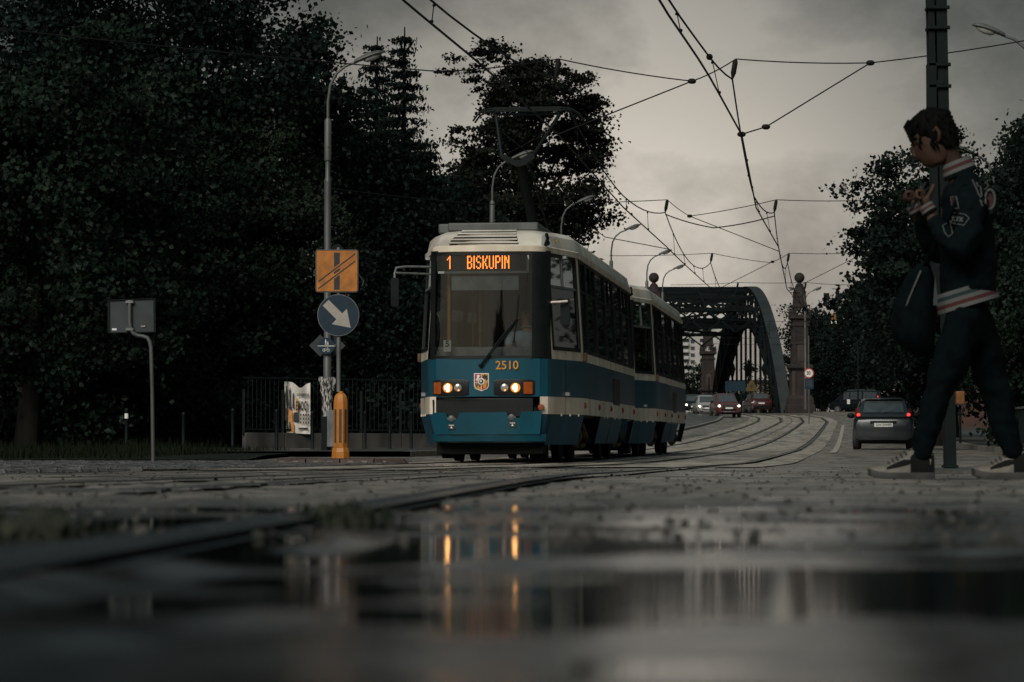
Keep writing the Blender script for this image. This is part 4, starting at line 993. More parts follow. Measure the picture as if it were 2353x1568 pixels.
for pts in ([(657, 888), (660, 885), (662, 925), (658, 935), (656, 910)], [(664, 898), (668, 890), (668, 930), (670, 948), (663, 945), (665, 920)], [(672, 905), (675, 902), (676, 940), (672, 938)], [(657, 970), (660, 968), (663, 986), (659, 990)], [(664, 970), (667, 968), (669, 985), (665, 988)]):
    flat('figure', pts, M['ink'])
for pts in ([(664, 940), (672, 946), (672, 970), (676, 975), (675, 994), (670, 994), (669, 975), (664, 965)],): flat('figure', pts, M['bannerorange'], -.158)
# ================================================================ TREES
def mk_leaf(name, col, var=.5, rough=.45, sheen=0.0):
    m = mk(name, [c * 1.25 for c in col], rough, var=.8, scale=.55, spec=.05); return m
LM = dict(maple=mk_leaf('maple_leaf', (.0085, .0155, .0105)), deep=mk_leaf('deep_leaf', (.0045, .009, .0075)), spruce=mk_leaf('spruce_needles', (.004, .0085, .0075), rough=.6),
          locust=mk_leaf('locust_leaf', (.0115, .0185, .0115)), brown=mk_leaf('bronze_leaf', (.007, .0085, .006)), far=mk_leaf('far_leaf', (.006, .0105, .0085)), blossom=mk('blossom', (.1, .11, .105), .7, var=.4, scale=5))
def leaf_mesh(name, P, s, mat, parent, droop=.35, wide=.42):
    n = len(P)
    th = rng.uniform(0, 2 * np.pi, n); ph = rng.normal(-droop, .5, n)
    a = np.stack([np.cos(th) * np.cos(ph), np.sin(th) * np.cos(ph), np.sin(ph)], -1)
    u = rng.normal(0, 1, (n, 3)); u[:, 2] *= .45; b = np.cross(a, u); b /= (np.linalg.norm(b, axis=1, keepdims=True) + 1e-9)
    sz = (s * rng.uniform(.6, 1.35, n))[:, None]
    nn = np.cross(a, b)
    v = np.stack([P - a * sz * .5, P + b * sz * wide + nn * sz * .08, P + a * sz * .55, P - b * sz * wide + nn * sz * .08], 1).reshape(-1, 3)
    q = np.arange(4 * n).reshape(n, 4)
    return link(name, quad_mesh(name, v, q), parent, [mat])
def crown_pts(c, r, ncl, per, cr, seed, shell=.55, gap=.25, flat=.6, lump=.35):
    g = np.random.default_rng(seed)
    d = g.normal(0, 1, (ncl * 2, 3)); d /= np.linalg.norm(d, axis=1, keepdims=True)
    rad = shell + (1 - shell) * g.uniform(0, 1, len(d)) ** .7
    lm = 1 + lump * (vnoise(d[:, 0] * 2.3 + 5, d[:, 2] * 2.3 + d[:, 1], seed) - .5) * 2
    ce = d * (rad * lm)[:, None] * np.array(r) + np.array(c)
    hole = vnoise(ce[:, 0] * .55, ce[:, 2] * .55 + ce[:, 1] * .3, seed + 5)
    ce = ce[hole > gap][:ncl]
    P = []
    for p in ce:
        k = int(per * g.uniform(.6, 1.4)); q = g.normal(0, 1, (k, 3)) * np.array([cr, cr, cr * flat]) * g.uniform(.6, 1.25)
        P.append(p + q)
    return np.concatenate(P), ce
def limbs(mb, base, top, r0, ce, g, nl=14):
    base = Vector(base); top = Vector(top)
    bend = Vector((g.uniform(-.3, .3), g.uniform(-.3, .3), 0))
    mid = (base + top) / 2 + bend
    mb.tube([base, base + (mid - base) * .5 + bend * .2, mid, (mid + top) / 2, top], [r0, r0 * .8, r0 * .62, r0 * .4, r0 * .15], 8)
    for p in ce[g.choice(len(ce), min(nl, len(ce)), replace=False)]:
        p = Vector(p); s = base + (top - base) * g.uniform(.25, .75); s += bend * .8
        m_ = (s + p) / 2 + Vector((0, 0, .4)); mb.tube([s, m_, p], [r0 * .3, r0 * .18, r0 * .05], 5)
def tree(name, label, cat, base, c, r, ncl, per, cr, leaf, mat, seed, trunk_r=.3, group=None, shell=.5, gap=.25, flat=.55, lump=.35, nl=14, extra=None):
    t = thing(name, label, cat, base, group=group); B = np.array(base)
    g = np.random.default_rng(seed + 99)
    P, ce = crown_pts(np.array(c) - B, r, ncl, int(per * 1.7), cr, seed, shell, gap, flat, lump)
    leaf_mesh('crown', P, leaf * .72, mat, t)
    mb = MB(); top = np.array(c) - B + np.array([0, 0, r[2] * .7]); limbs(mb, (0, 0, -.2), top, trunk_r, ce, g, nl); mb.build('trunk', M['bark'], t, 60)
    if extra is not None:
        k = ce[g.choice(len(ce), extra)]; k = k[k[:, 1] < np.median(ce[:, 1])]
        Q = np.concatenate([p + g.normal(0, 1, (26, 3)) * np.array([.12, .12, .22]) + np.array([0, -.25, -.15]) for p in k])
        leaf_mesh('blossoms', Q, .07, LM['blossom'], t, droop=.9)
    return t
def wp(x, y, Y): p = at(x, y, Y); return (p.x, p.y, p.z)
def gp(x, Y, dz=0.05): return (px(x, Y), Y, zr(Y) + dz)
def conifer(label, x, Y, ytop, rbase, seed, mat, ybot=1020, dens=1.0):
    zt = at(x, ytop, Y).z; b = gp(x, Y); Hh = zt - b[2]
    t = thing('spruce_tree', label, 'tree', b, group='conifers among the dark trees on the left'); g = np.random.default_rng(seed); P = []; mb = MB()
    mb.tube([(0, 0, -.2), (0, 0, Hh * .5), (.05, 0, Hh)], [.22, .14, .02], 8)
    z = 1.0
    while z < Hh - .15:
        f = 1 - z / Hh; rr = rbase * f ** .85 + .12; nb = max(5, int(11 * f + 5))
        for k in range(nb):
            a = g.uniform(0, 6.28); l = rr * g.uniform(.65, 1.12); dr = -.22 - .25 * f
            m_ = int(95 * l * dens) + 16; s = g.uniform(.08, 1, m_) ** .8
            wdt = .09 + .16 * s * (1 - s * .6)
            x_ = np.cos(a) * l * s + g.normal(0, 1, m_) * wdt; y_ = np.sin(a) * l * s + g.normal(0, 1, m_) * wdt
            z_ = z + dr * l * s + .22 * l * s ** 2 - np.abs(g.normal(0, .12, m_))
            P.append(np.stack([x_, y_, z_], -1))
            if k % 2 == 0: mb.tube([(0, 0, z), (math.cos(a) * l * .9, math.sin(a) * l * .9, z + dr * l * .75)], [.03, .008], 4)
        z += .34 + .1 * f
    leaf_mesh('crown', np.concatenate(P), .15, mat, t, droop=.8, wide=.22); mb.build('trunk', M['bark'], t, 60)
    return t
TG = 'broad-leaved trees behind the fence on the left'
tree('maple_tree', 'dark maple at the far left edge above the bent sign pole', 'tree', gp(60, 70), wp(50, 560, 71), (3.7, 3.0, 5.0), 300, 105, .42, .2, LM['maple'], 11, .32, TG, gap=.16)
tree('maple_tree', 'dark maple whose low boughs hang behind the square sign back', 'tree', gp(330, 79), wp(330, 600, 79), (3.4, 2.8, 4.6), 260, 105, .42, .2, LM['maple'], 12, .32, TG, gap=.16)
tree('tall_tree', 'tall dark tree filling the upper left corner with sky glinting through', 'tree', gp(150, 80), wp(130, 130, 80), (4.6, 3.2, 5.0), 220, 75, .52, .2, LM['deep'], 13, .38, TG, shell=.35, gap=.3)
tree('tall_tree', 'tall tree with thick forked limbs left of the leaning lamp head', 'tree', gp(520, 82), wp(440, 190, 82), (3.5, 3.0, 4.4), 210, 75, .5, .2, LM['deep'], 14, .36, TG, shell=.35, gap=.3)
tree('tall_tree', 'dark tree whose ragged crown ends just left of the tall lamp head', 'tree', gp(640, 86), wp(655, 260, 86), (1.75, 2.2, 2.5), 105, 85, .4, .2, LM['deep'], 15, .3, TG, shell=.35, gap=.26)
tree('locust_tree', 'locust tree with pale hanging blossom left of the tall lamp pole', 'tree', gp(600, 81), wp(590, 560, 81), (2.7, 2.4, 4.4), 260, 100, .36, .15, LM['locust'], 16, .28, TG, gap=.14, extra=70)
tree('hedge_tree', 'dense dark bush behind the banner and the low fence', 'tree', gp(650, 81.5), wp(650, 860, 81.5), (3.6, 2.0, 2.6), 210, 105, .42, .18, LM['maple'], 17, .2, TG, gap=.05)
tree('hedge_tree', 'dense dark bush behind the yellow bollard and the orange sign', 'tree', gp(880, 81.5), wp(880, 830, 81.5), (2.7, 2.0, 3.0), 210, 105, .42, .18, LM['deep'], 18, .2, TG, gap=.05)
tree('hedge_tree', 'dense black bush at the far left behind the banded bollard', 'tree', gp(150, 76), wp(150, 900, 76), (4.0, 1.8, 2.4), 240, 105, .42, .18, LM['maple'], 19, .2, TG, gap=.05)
tree('leafy_tree', 'dark full tree right behind the blue arrow sign', 'tree', gp(800, 86), wp(800, 560, 86), (2.0, 2.4, 4.0), 240, 100, .4, .19, LM['deep'], 20, .3, TG, gap=.1)
conifer('dark spruce with a pointed top just right of the tall lamp head', 925, 92, 62, 2.4, 31, LM['spruce'])
conifer('dark spruce behind the tall lamp pole, its thin tip beside the lamp head', 862, 97, 84, 2.0, 32, LM['spruce'])
conifer('low dark spruce behind the tram mirror', 985, 88, 330, 2.3, 33, LM['spruce'])
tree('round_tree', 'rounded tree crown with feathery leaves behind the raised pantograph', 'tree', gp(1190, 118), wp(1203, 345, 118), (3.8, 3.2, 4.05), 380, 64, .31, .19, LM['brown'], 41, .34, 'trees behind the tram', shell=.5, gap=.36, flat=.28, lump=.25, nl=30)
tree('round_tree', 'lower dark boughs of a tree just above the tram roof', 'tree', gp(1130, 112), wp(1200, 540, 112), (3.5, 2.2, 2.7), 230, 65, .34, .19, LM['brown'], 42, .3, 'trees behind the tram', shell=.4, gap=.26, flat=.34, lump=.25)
# backing trees further off, to close the wood
for k, (x, Y, yc, rx, rz_) in enumerate(((-60, 96, 640, 5, 5.5), (260, 98, 640, 5, 5.5), (560, 100, 640, 4.2, 5.5), (820, 102, 680, 3.4, 4.8), (1010, 104, 700, 2.4, 4.4), (420, 92, 900, 6, 3), (1080, 125, 850, 3.5, 4))):
    tree('background_tree', ['dark tree closing the wood behind the far left maples', 'dark tree deep in the wood above the square sign back', 'dark tree deep in the wood behind the locust', 'dark tree deep in the wood behind the tall lamp pole', 'dark tree low behind the left edge of the tram', 'dark undergrowth deep behind the fence', 'dark tree hidden behind the front of the tram'][k], 'tree', gp(x, Y), wp(x, yc, Y), (rx, 2.6, rz_), 230, 85, .6, .27, LM['deep'], 60 + k, .3, 'trees deeper in the wood', gap=.0, shell=.2)
# right side
RT = 'trees on the right of the road'
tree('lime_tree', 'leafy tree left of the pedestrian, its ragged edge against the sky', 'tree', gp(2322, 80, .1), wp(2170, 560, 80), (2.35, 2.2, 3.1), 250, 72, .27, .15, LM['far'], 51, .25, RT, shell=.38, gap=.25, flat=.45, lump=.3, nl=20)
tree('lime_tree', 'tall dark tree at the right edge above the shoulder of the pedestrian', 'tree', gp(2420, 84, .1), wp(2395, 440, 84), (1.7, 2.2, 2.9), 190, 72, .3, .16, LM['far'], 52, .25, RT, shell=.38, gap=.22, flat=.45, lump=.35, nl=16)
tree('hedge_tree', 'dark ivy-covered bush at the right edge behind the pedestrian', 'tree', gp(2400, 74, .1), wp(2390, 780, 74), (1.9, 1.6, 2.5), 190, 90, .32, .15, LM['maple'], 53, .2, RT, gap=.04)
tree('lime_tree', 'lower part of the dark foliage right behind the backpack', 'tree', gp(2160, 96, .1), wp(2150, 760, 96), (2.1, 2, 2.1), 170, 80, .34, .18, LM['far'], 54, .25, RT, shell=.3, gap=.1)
for k, (x, Y, yc, rx, rz_, lb_) in enumerate(((1890, 275, 800, 3.6, 4.6, 'distant dark tree right behind the red stone obelisk'), (1960, 265, 810, 4.6, 4.6, 'distant dark tree above the black van'), (2060, 255, 815, 5.0, 5.4, 'distant dark tree behind the brick kiosk'), (2180, 240, 790, 5.0, 6.0, 'distant dark tree hidden behind the pedestrian'), (1925, 290, 880, 8, 3.4, 'distant dark bushes behind the van'), (2320, 200, 820, 6, 5, 'distant dark tree behind the iron railing'))):
    tree('distant_tree', lb_, 'tree', gp(x, Y), wp(x, yc, Y), (rx, 3, rz_), 170, 70, .6, .3, LM['far'], 80 + k, .3, 'distant trees right of the bridge', gap=.06, shell=.25, lump=.4)
for k, (x_, y_, r_) in enumerate(((21, 96, 4.5), (27, 86, 4.5), (16.5, 112, 4), (33, 78, 5))):
    tree('roadside_tree', ['dense tree right of the road mirrored in the side windows of the trailing car', 'dense tree right of the road mirrored in the side windows of the leading car', 'dense tree right of the road beside the bridge approach', 'dense tree right of the road mirrored in the cab side window'][k], 'tree', (x_, y_, zr(y_) + .1), (x_, y_, zr(y_) + 5.2), (r_, 3, 5), 200, 60, .6, .34, LM['far'], 140 + k, .3, 'trees along the right pavement', gap=.0, shell=.25)
# a tree on the near side of the junction, behind the camera: it shows in the windscreen
tree('plane_tree', 'tree on the near side of the junction mirrored in the tram windscreen', 'tree', (-9.8, -17, 0), (-9.8, -17, 7.6), (2.5, 2.2, 2.7), 120, 110, .34, .2, LM['deep'], 91, .3, 'trees on the near side', shell=.2, gap=.1)
# weeds in the joints of the track, close to the camera
def tuft(x, Y, n, hgt, seed, lb):
    g = np.random.default_rng(seed); p = at(x, 1200, Y); bx_ = px(x, Y); mb = MB()
    for k in range(n):
        a = g.uniform(0, 6.28); r = g.uniform(0, .035); h = hgt * g.uniform(.4, 1); l = g.uniform(.1, .5) * h; w_ = .004
        b = Vector((r * math.cos(a) * 2, r * math.sin(a) * .6, 0)); t_ = b + Vector((l * math.cos(a), l * math.sin(a), h)); s = Vector((math.sin(a), -math.cos(a), 0)) * w_
        m_ = (b + t_) / 2 + Vector((0, 0, h * .15)); mb.face([b - s, b + s, m_ + s * 1.3, m_ - s * 1.3]); mb.face([m_ - s * 1.3, m_ + s * 1.3, t_])
        if k % 3 == 0: mb.face([t_ - s * 3, t_ + Vector((0, 0, .01)), t_ + s * 3, t_ - Vector((0, 0, .012))])
    o = mb.build('weed', mk('weed_' + str(seed), (.02, .026, .014), .8), None, 0); o.location = (bx_, Y, .0); tag(o, lb, 'weed', 'weeds in the wet road')
tuft(95, 3.1, 60, .035, 5, 'dark tuft of weeds growing at the left edge of the puddle')
tuft(770, 4.1, 60, .022, 6, 'low tuft of weeds in the rail groove left of the lamp reflections')
tuft(825, 4.0, 40, .026, 7, 'taller tip of the weeds beside the rail in the puddle')
# ================================================================ STEEL ARCH BRIDGE
BY0, BL_ = 238.0, 62.0
def bridge():
    t = thing('arch_bridge', 'dark steel truss arch bridge with hangers and cross bracing at the end of the road', 'bridge', (17, BY0, 4.0))
    O = Vector(t.location); NS = 16
    XR, XL = 22.0, 11.9
    def xc(x0, u): return x0 - .03 * BL_ * u - O.x
    def ztop(u): return -1.0 + 12.6 * (1 - abs(2 * u - 1) ** 2.3)
    def zbot(u):
        q = min(1, abs((2 * u - 1) / .95)); return -1.0 + 9.9 * (1 - q ** 1.7)
    def pt(x0, u, top, dx=0): return Vector((xc(x0, u) + dx, BL_ * u, ztop(u) if top else zbot(u)))
    us = [k / NS for k in range(NS + 1)]
    fine = np.linspace(0, 1, 49)
    for x0 in (XL, XR):
        for top, wd, th, nm, mt in ((True, .95, .32, 'top_chord', M['steeltop']), (False, .95, .3, 'bottom_chord', M['steel'])):
            rings = []
            uu = fine if top else np.linspace(.03, .97, 45)
            for u in uu:
                c = pt(x0, u, top); e = 1e-3; d = (pt(x0, min(1, u + e), top) - pt(x0, max(0, u - e), top)).normalized(); n_ = Vector((1, 0, 0)).cross(d).normalized()
                if n_.z < 0: n_ = -n_
                rings.append([c + Vector((-wd / 2, 0, 0)) + n_ * th / 2, c + Vector((wd / 2, 0, 0)) + n_ * th / 2, c + Vector((wd / 2, 0, 0)) - n_ * th / 2, c + Vector((-wd / 2, 0, 0)) - n_ * th / 2])
            ch = MB().loft(rings, True, True).build(nm, M['steel'], t, 10)
            if top:
                for k in range(0, 48, 3):   # riveted cover plates along the crown of the chord
                    a, b = rings[k], rings[min(48, k + 3)]
                    MB().loft([[(Vector(r[0]) + Vector((.03, 0, .0)) + (r[0] - r[3]).normalized() * .03), (Vector(r[1]) - Vector((.03, 0, 0)) + (r[0] - r[3]).normalized() * .03)] for r in rings[k:min(49, k + 4)]], False).build('cover_plate', M['steeltop'], ch, 10)
        for k in range(1, NS):
            a, b = pt(x0, us[k], True), pt(x0, us[k], False)
            MB().bar(a + Vector((-.4, 0, 0)), b + Vector((-.4, 0, 0)), .1, .22).bar(a + Vector((.4, 0, 0)), b + Vector((.4, 0, 0)), .1, .22).build('post', M['steel'], t, 0)
            u2 = us[k + 1] if k < NS // 2 else us[k - 1]
            c = pt(x0, u2, True)
            MB().bar(b + Vector((-.4, 0, 0)), c + Vector((-.4, 0, 0)), .1, .26).bar(b + Vector((.4, 0, 0)), c + Vector((.4, 0, 0)), .1, .26).build('diagonal', M['steel'], t, 0)
            if zbot(us[k]) > .8:
                MB().bar(b, Vector((b.x, b.y, -.3)), .2, .2).build('hanger', M['steel'], t, 0)
        # end posts filling the springing
        for u in (.02, .98):
            MB().loft([[pt(x0, u, True) + Vector((s * .5, 0, 0)) for s in (-1, 1)], [pt(x0, .08 if u < .5 else .92, True) + Vector((s * .5, 0, -.15)) for s in (-1, 1)], [pt(x0, .08 if u < .5 else .92, False) + Vector((s * .5, 0, 0)) for s in (-1, 1)], [pt(x0, .04 if u < .5 else .96, False) + Vector((s * .5, 0, -.4)) for s in (-1, 1)]], False).build('springing_plate', M['steel'], t, 0)
    # wind bracing between the arches
    lo = [k for k in range(NS + 1) if .24 < us[k] < .76]
    for k in lo:
        for top in (True, False):
            if not top and not (.36 < us[k] < .64): continue
            a, b = pt(XL, us[k], top), pt(XR, us[k], top)
            MB().bar(a, b, .28, .3).build('crossbeam', M['steel'], t, 0)
        a, b = pt(XL, us[k], True), pt(XR, us[k], True); c, d = pt(XL, us[k], False), pt(XR, us[k], False); c.z = max(c.z, a.z - 1.9); d.z = max(d.z, b.z - 1.9)
        m_ = (a + b) / 2
        mb = MB()
        n_ = 4
        for j in range(n_):   # lattice web of the cross frame
            p = a + (b - a) * (j / n_); q = a + (b - a) * ((j + 1) / n_); r = c + (d - c) * (j / n_); s = c + (d - c) * ((j + 1) / n_)
            mb.bar(p, s, .12, .14).bar(r, q, .12, .14)
        mb.build('lattice', M['steel'], t, 0)
    for i in range(len(lo) - 1):
        a, b = us[lo[i]], us[lo[i + 1]]
        for top in (True, False):
            if not top and not (.36 < a < .64 and b < .64): continue
            for A, B in ((XL, XR), (XR, XL)):
                p, q = pt(A, a, top), pt(B, b, top); MB().bar(p, q, .2, .22).build('wind_brace', M['steel'], t, 0)
            # longitudinal stringer in the middle
            p = (pt(XL, a, top) + pt(XR, a, top)) / 2; q = (pt(XL, b, top) + pt(XR, b, top)) / 2; MB().bar(p, q, .18, .2).build('stringer', M['steel'], t, 0)
    # curved portal brackets at both ends
    for u in (.81,):
        for x0, s in ((XL, 1), (XR, -1)):
            a = pt(x0, u, False); mb = MB()
            pts = [a + Vector((s * (.1 + 3.6 * math.sin(q)), 0, -2.6 + 2.6 * (1 - math.cos(q)) * 1.0 + (zbot(u) * 0))) for q in np.linspace(0, math.pi / 2, 9)]
            mb.tube(pts, .16, 6)
            for j in (2, 4, 6): mb.bar(pts[j], Vector((pts[j].x, pts[j].y, a.z + .2)), .1, .12)
            mb.build('portal_bracket', M['steel'], t, 0)
    # deck edges and parapets
    for x0, s in ((XL, -1), (XR, 1)):
        a = Vector((xc(x0, 0), 0, -.1)); b = Vector((xc(x0, 1), BL_, -.1)); MB().bar(a, b, .5, .7).build('deck_girder', M['steel'], t, 0)
        mb = MB(); off = Vector((s * 2.6, 0, 0))
        mb.bar(a + off + Vector((0, 0, 1.2)), b + off + Vector((0, 0, 1.2)), .1, .1).bar(a + off + Vector((0, 0, .25)), b + off + Vector((0, 0, .25)), .08, .08)
        for j in range(63):
            p = a + (b - a) * (j / 62) + off; mb.bar(p, p + Vector((0, 0, 1.2)), .06, .06)
        mb.build('parapet', M['steel'], t, 0)
    # ornamental wrought iron frames over the footway on the right
    for Y_, xo in ((14, -.6), (28, -.6), (42, -.6)):
        x = xc(XR, Y_ / BL_) + xo
        mb = MB(); 
        for s in (-1, 1):
            mb.tube([(x + s * .75, Y_, 2.5), (x, Y_, 3.3)], .03, 5).tube([(x + s * .75, Y_, 2.5), (x, Y_, 1.8)], .03, 5)
        for j in range(6): mb.tube([(x - .6 + .24 * j + .09 * math.cos(q), Y_, 2.5 + .12 * math.sin(q)) for q in np.linspace(0, 6.28, 8)], .018, 4)
        mb.build('iron_ornament', M['iron'], t, 0)
    return t
bridge()
MB().box((17 - 1, BY0 + BL_ / 2 + 10, 3.4), (17, BL_ + 20, 1.0)).build('bridge_deck', M['concrete'])['kind'] = 'structure'
def build_lantern():
    t = thing('lantern_post', 'ornate iron lantern on a post on the bridge', 'lantern', group='ornate lanterns on the bridge')
    MB().lathe([(.16, 0), (.14, .5), (.07, .6), (.06, 2.2), (.1, 2.3), (.05, 2.4)], n=10).build('post', M['iron'], t)
    l = MB().lathe([(.1, 2.4), (.28, 2.9), (.3, 2.95), (.2, 3.2), (.08, 3.3), (.1, 3.4), (.0, 3.55)], n=8).build('lantern_head', M['iron'], t)
    MB().lathe([(.12, 2.45), (.25, 2.88)], n=8).build('glass', M['lens'], l)
    return t
ln = build_lantern()
for k, (x, Y, lb) in enumerate(((1683, 292, 'ornate iron lantern seen through the arch opening, first from the apartment block'), (1720, 272, 'ornate iron lantern in the middle of the arch opening'), (1758, 256, 'ornate iron lantern in the arch opening close to its right leg'))):
    o = ln if k == 0 else copy_tree(ln); o.location = (px(x, Y), Y, at(x, 846, Y).z - 2.95); o['label'] = lb
    foot = o.location.z - 4.1
    if foot > .3:
        o.location.z = 4.1; o.scale = (1.1, 1.1, max(1, (at(x, 838, Y).z - 4.1) / 3.2))

def build_obelisk():
    t = thing('stone_obelisk', 'red sandstone obelisk with a ball on top', 'obelisk', group='stone obelisks at the bridge corners')
    def sq(w_, z): return [(-w_ / 2, -w_ / 2, z), (w_ / 2, -w_ / 2, z), (w_ / 2, w_ / 2, z), (-w_ / 2, w_ / 2, z)]
    MB().loft([sq(2.15, -.5), sq(2.15, .55), sq(1.95, .62), sq(1.95, 1.05), sq(1.6, 1.35)], True, True).build('plinth', M['stone'], t, 0)
    p = MB().loft([sq(1.5, 1.35), sq(1.42, 3.3)], True, True).build('pedestal', M['stone'], t, 0)
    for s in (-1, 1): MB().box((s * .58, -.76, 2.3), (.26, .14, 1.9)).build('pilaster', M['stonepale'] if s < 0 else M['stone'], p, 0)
    MB().loft([sq(1.5, 3.3), sq(1.9, 3.5), sq(1.9, 3.68), sq(1.45, 3.82)], True, True).build('cornice', M['stone'], t, 0)
    s_ = MB().loft([sq(1.34, 3.82), sq(1.3, 5.3), sq(1.45, 5.36), sq(1.45, 5.5), sq(1.28, 5.56), sq(1.22, 6.75), sq(1.4, 6.8), sq(1.4, 6.95), sq(1.2, 7.0), sq(1.18, 7.26)], True, True).build('shaft', M['stone'], t, 0)
    for s in (-1, 1): MB().box((s * .5, -.66, 5.2), (.2, .12, 2.6)).build('pilaster', M['stone'], s_, 0)
    MB().box((0, -.66, 4.7), (.5, .06, 1.3)).build('relief_panel', M['stonepale'], s_, 0)
    MB().loft([sq(1.2, 7.26), sq(1.62, 7.4), sq(1.62, 7.6), sq(1.1, 7.72)], True, True).build('cornice', M['stone'], t, 0)
    for a in (-1, 1):
        for b in (-1, 1): MB().loft([[(a * .68 + x, b * .68 + y, z) for x, y in ((-w_, -w_), (w_, -w_), (w_, w_), (-w_, w_))] for w_, z in ((.12, 7.55), (.1, 7.85), (.13, 7.9), (.02, 8.25))], True, True).build('pinnacle', M['stone'], t, 0)
    for a in (-1, 1):
        for b in (-1, 1): MB().box((a * .4, b * .4, 7.98), (.2, .2, .56)).build('arcade_pier', M['stone'], t, 0)
    MB().loft([sq(1.1, 8.25), sq(1.18, 8.4), sq(1.0, 8.5), sq(.9, 9.4), sq(.98, 9.45), sq(.98, 9.55)], True, True).build('upper_shaft', M['stone'], t, 0)
    MB().lathe([(.48, 9.55), (.44, 9.75), (.34, 9.95), (.3, 10.1), (.16, 10.22), (.14, 10.3)], n=16).build('cap', M['stone'], t)
    MB().sphere((0, 0, 10.66), .41, 16, 10).build('ball', M['stone'], t)
    return t
ob = build_obelisk()
for k, (x, Y, lb) in enumerate(((1838, 236, 'red stone obelisk with a ball on top at the near right corner of the bridge'), (1503, 236, 'stone obelisk of which only the ball shows over the tram coupling'), (1627, 303, 'reddish stone obelisk behind the dark far leg of the arch, beside the white apartment block'))):
    o = ob if k == 0 else copy_tree(ob); o.location = (px(x, Y), Y, 4.0); o['label'] = lb; o.rotation_euler = (0, 0, .03)
    if k == 2: o.scale = (1, 1, .95)

# ================================================================ FAR BUILDINGS
def block():
    D = 1150; x0, x1 = px(1545, D), px(1646, D); z1 = at(1600, 742, D).z
    t = thing('apartment_block', 'tall white apartment block with rows of balconies seen between the tram and the arch', 'building', (x0, D, 0))
    W_ = x1 - x0
    MB().box((W_ / 2, 6, z1 / 2), (W_, 12, z1)).build('wall', M['plaster'], t, 0)
    rows = 22; pit = (at(1600, 742, D).z - at(1600, 1000, D).z) / 16.5
    win = MB().box((0, 0, 0), (1.5, .3, pit * .52)).mesh('window', 0); bal = MB().box((0, -.7, 0), (2.3, 1.4, pit * .42)).box((0, -.6, pit * .24), (2.3, .1, .1)).mesh('balcony', 0); rec = MB().box((0, 0, 0), (2.5, .5, pit * .55)).mesh('loggia', 0)
    z = z1 - pit * .75
    for r in range(rows):
        for c in range(5):
            xx = W_ * (c + .5) / 5
            if c % 2 == 1:
                o = link('loggia', rec if (r + c) else rec, t, []); o.location = (xx, -.01, z)
                if not rec.materials: rec.materials.append(M['winglass'])
                o = link('balcony', bal, t, []); o.location = (xx, 0, z - pit * .42)
                if not bal.materials: bal.materials.append(M['plaster'])
            else:
                o = link('window', win, t, []); o.location = (xx - .6, -.01, z)
                if not win.materials: win.materials.append(M['winglass'])
        z -= pit
        if z < 3: break
block()
D = 420; t = thing('ochre_building', 'low ochre building seen through the arch below the hangers', 'building', (px(1650, D), D, 3.6))
x1 = px(1790, D) - t.location.x; zt = at(1700, 880, D).z - 3.6
MB().box((x1 / 2, 4, zt / 2), (x1, 8, zt)).build('wall', M['ochre'], t, 0)
MB().box((x1 / 2, 4, zt + .2), (x1 + .5, 8.5, .4)).build('roof', M['stone'], t, 0)
wn = MB().box((0, 0, 0), (.8, .2, 1.2)).mesh('window', 0); wn.materials.append(M['winglass'])
for r in range(2):
    for c in range(6): o = link('window', wn, t, []); o.location = (x1 * (c + .5) / 6, -.02, zt - 1.2 - r * 2.2)
for k, (x, lb) in enumerate(((1604, 'distant bush at the far end of the bridge left of the red cars'), (1822, 'distant bush at the far end of the bridge right of the arch opening'), (1700, 'distant bush in front of the ochre building'))):
    D = 400 + k * 5
    tree('distant_tree', lb, 'tree', (px(x, D), D, 3.5), wp(x, (935 if k == 2 else 905), D), (2.6 if k == 2 else 3.0, 2, 1.6 if k == 2 else 3.2), 70, 60, .6, .35, LM['far'], 120 + k, .2, 'trees beyond the bridge', gap=.1, shell=.2)

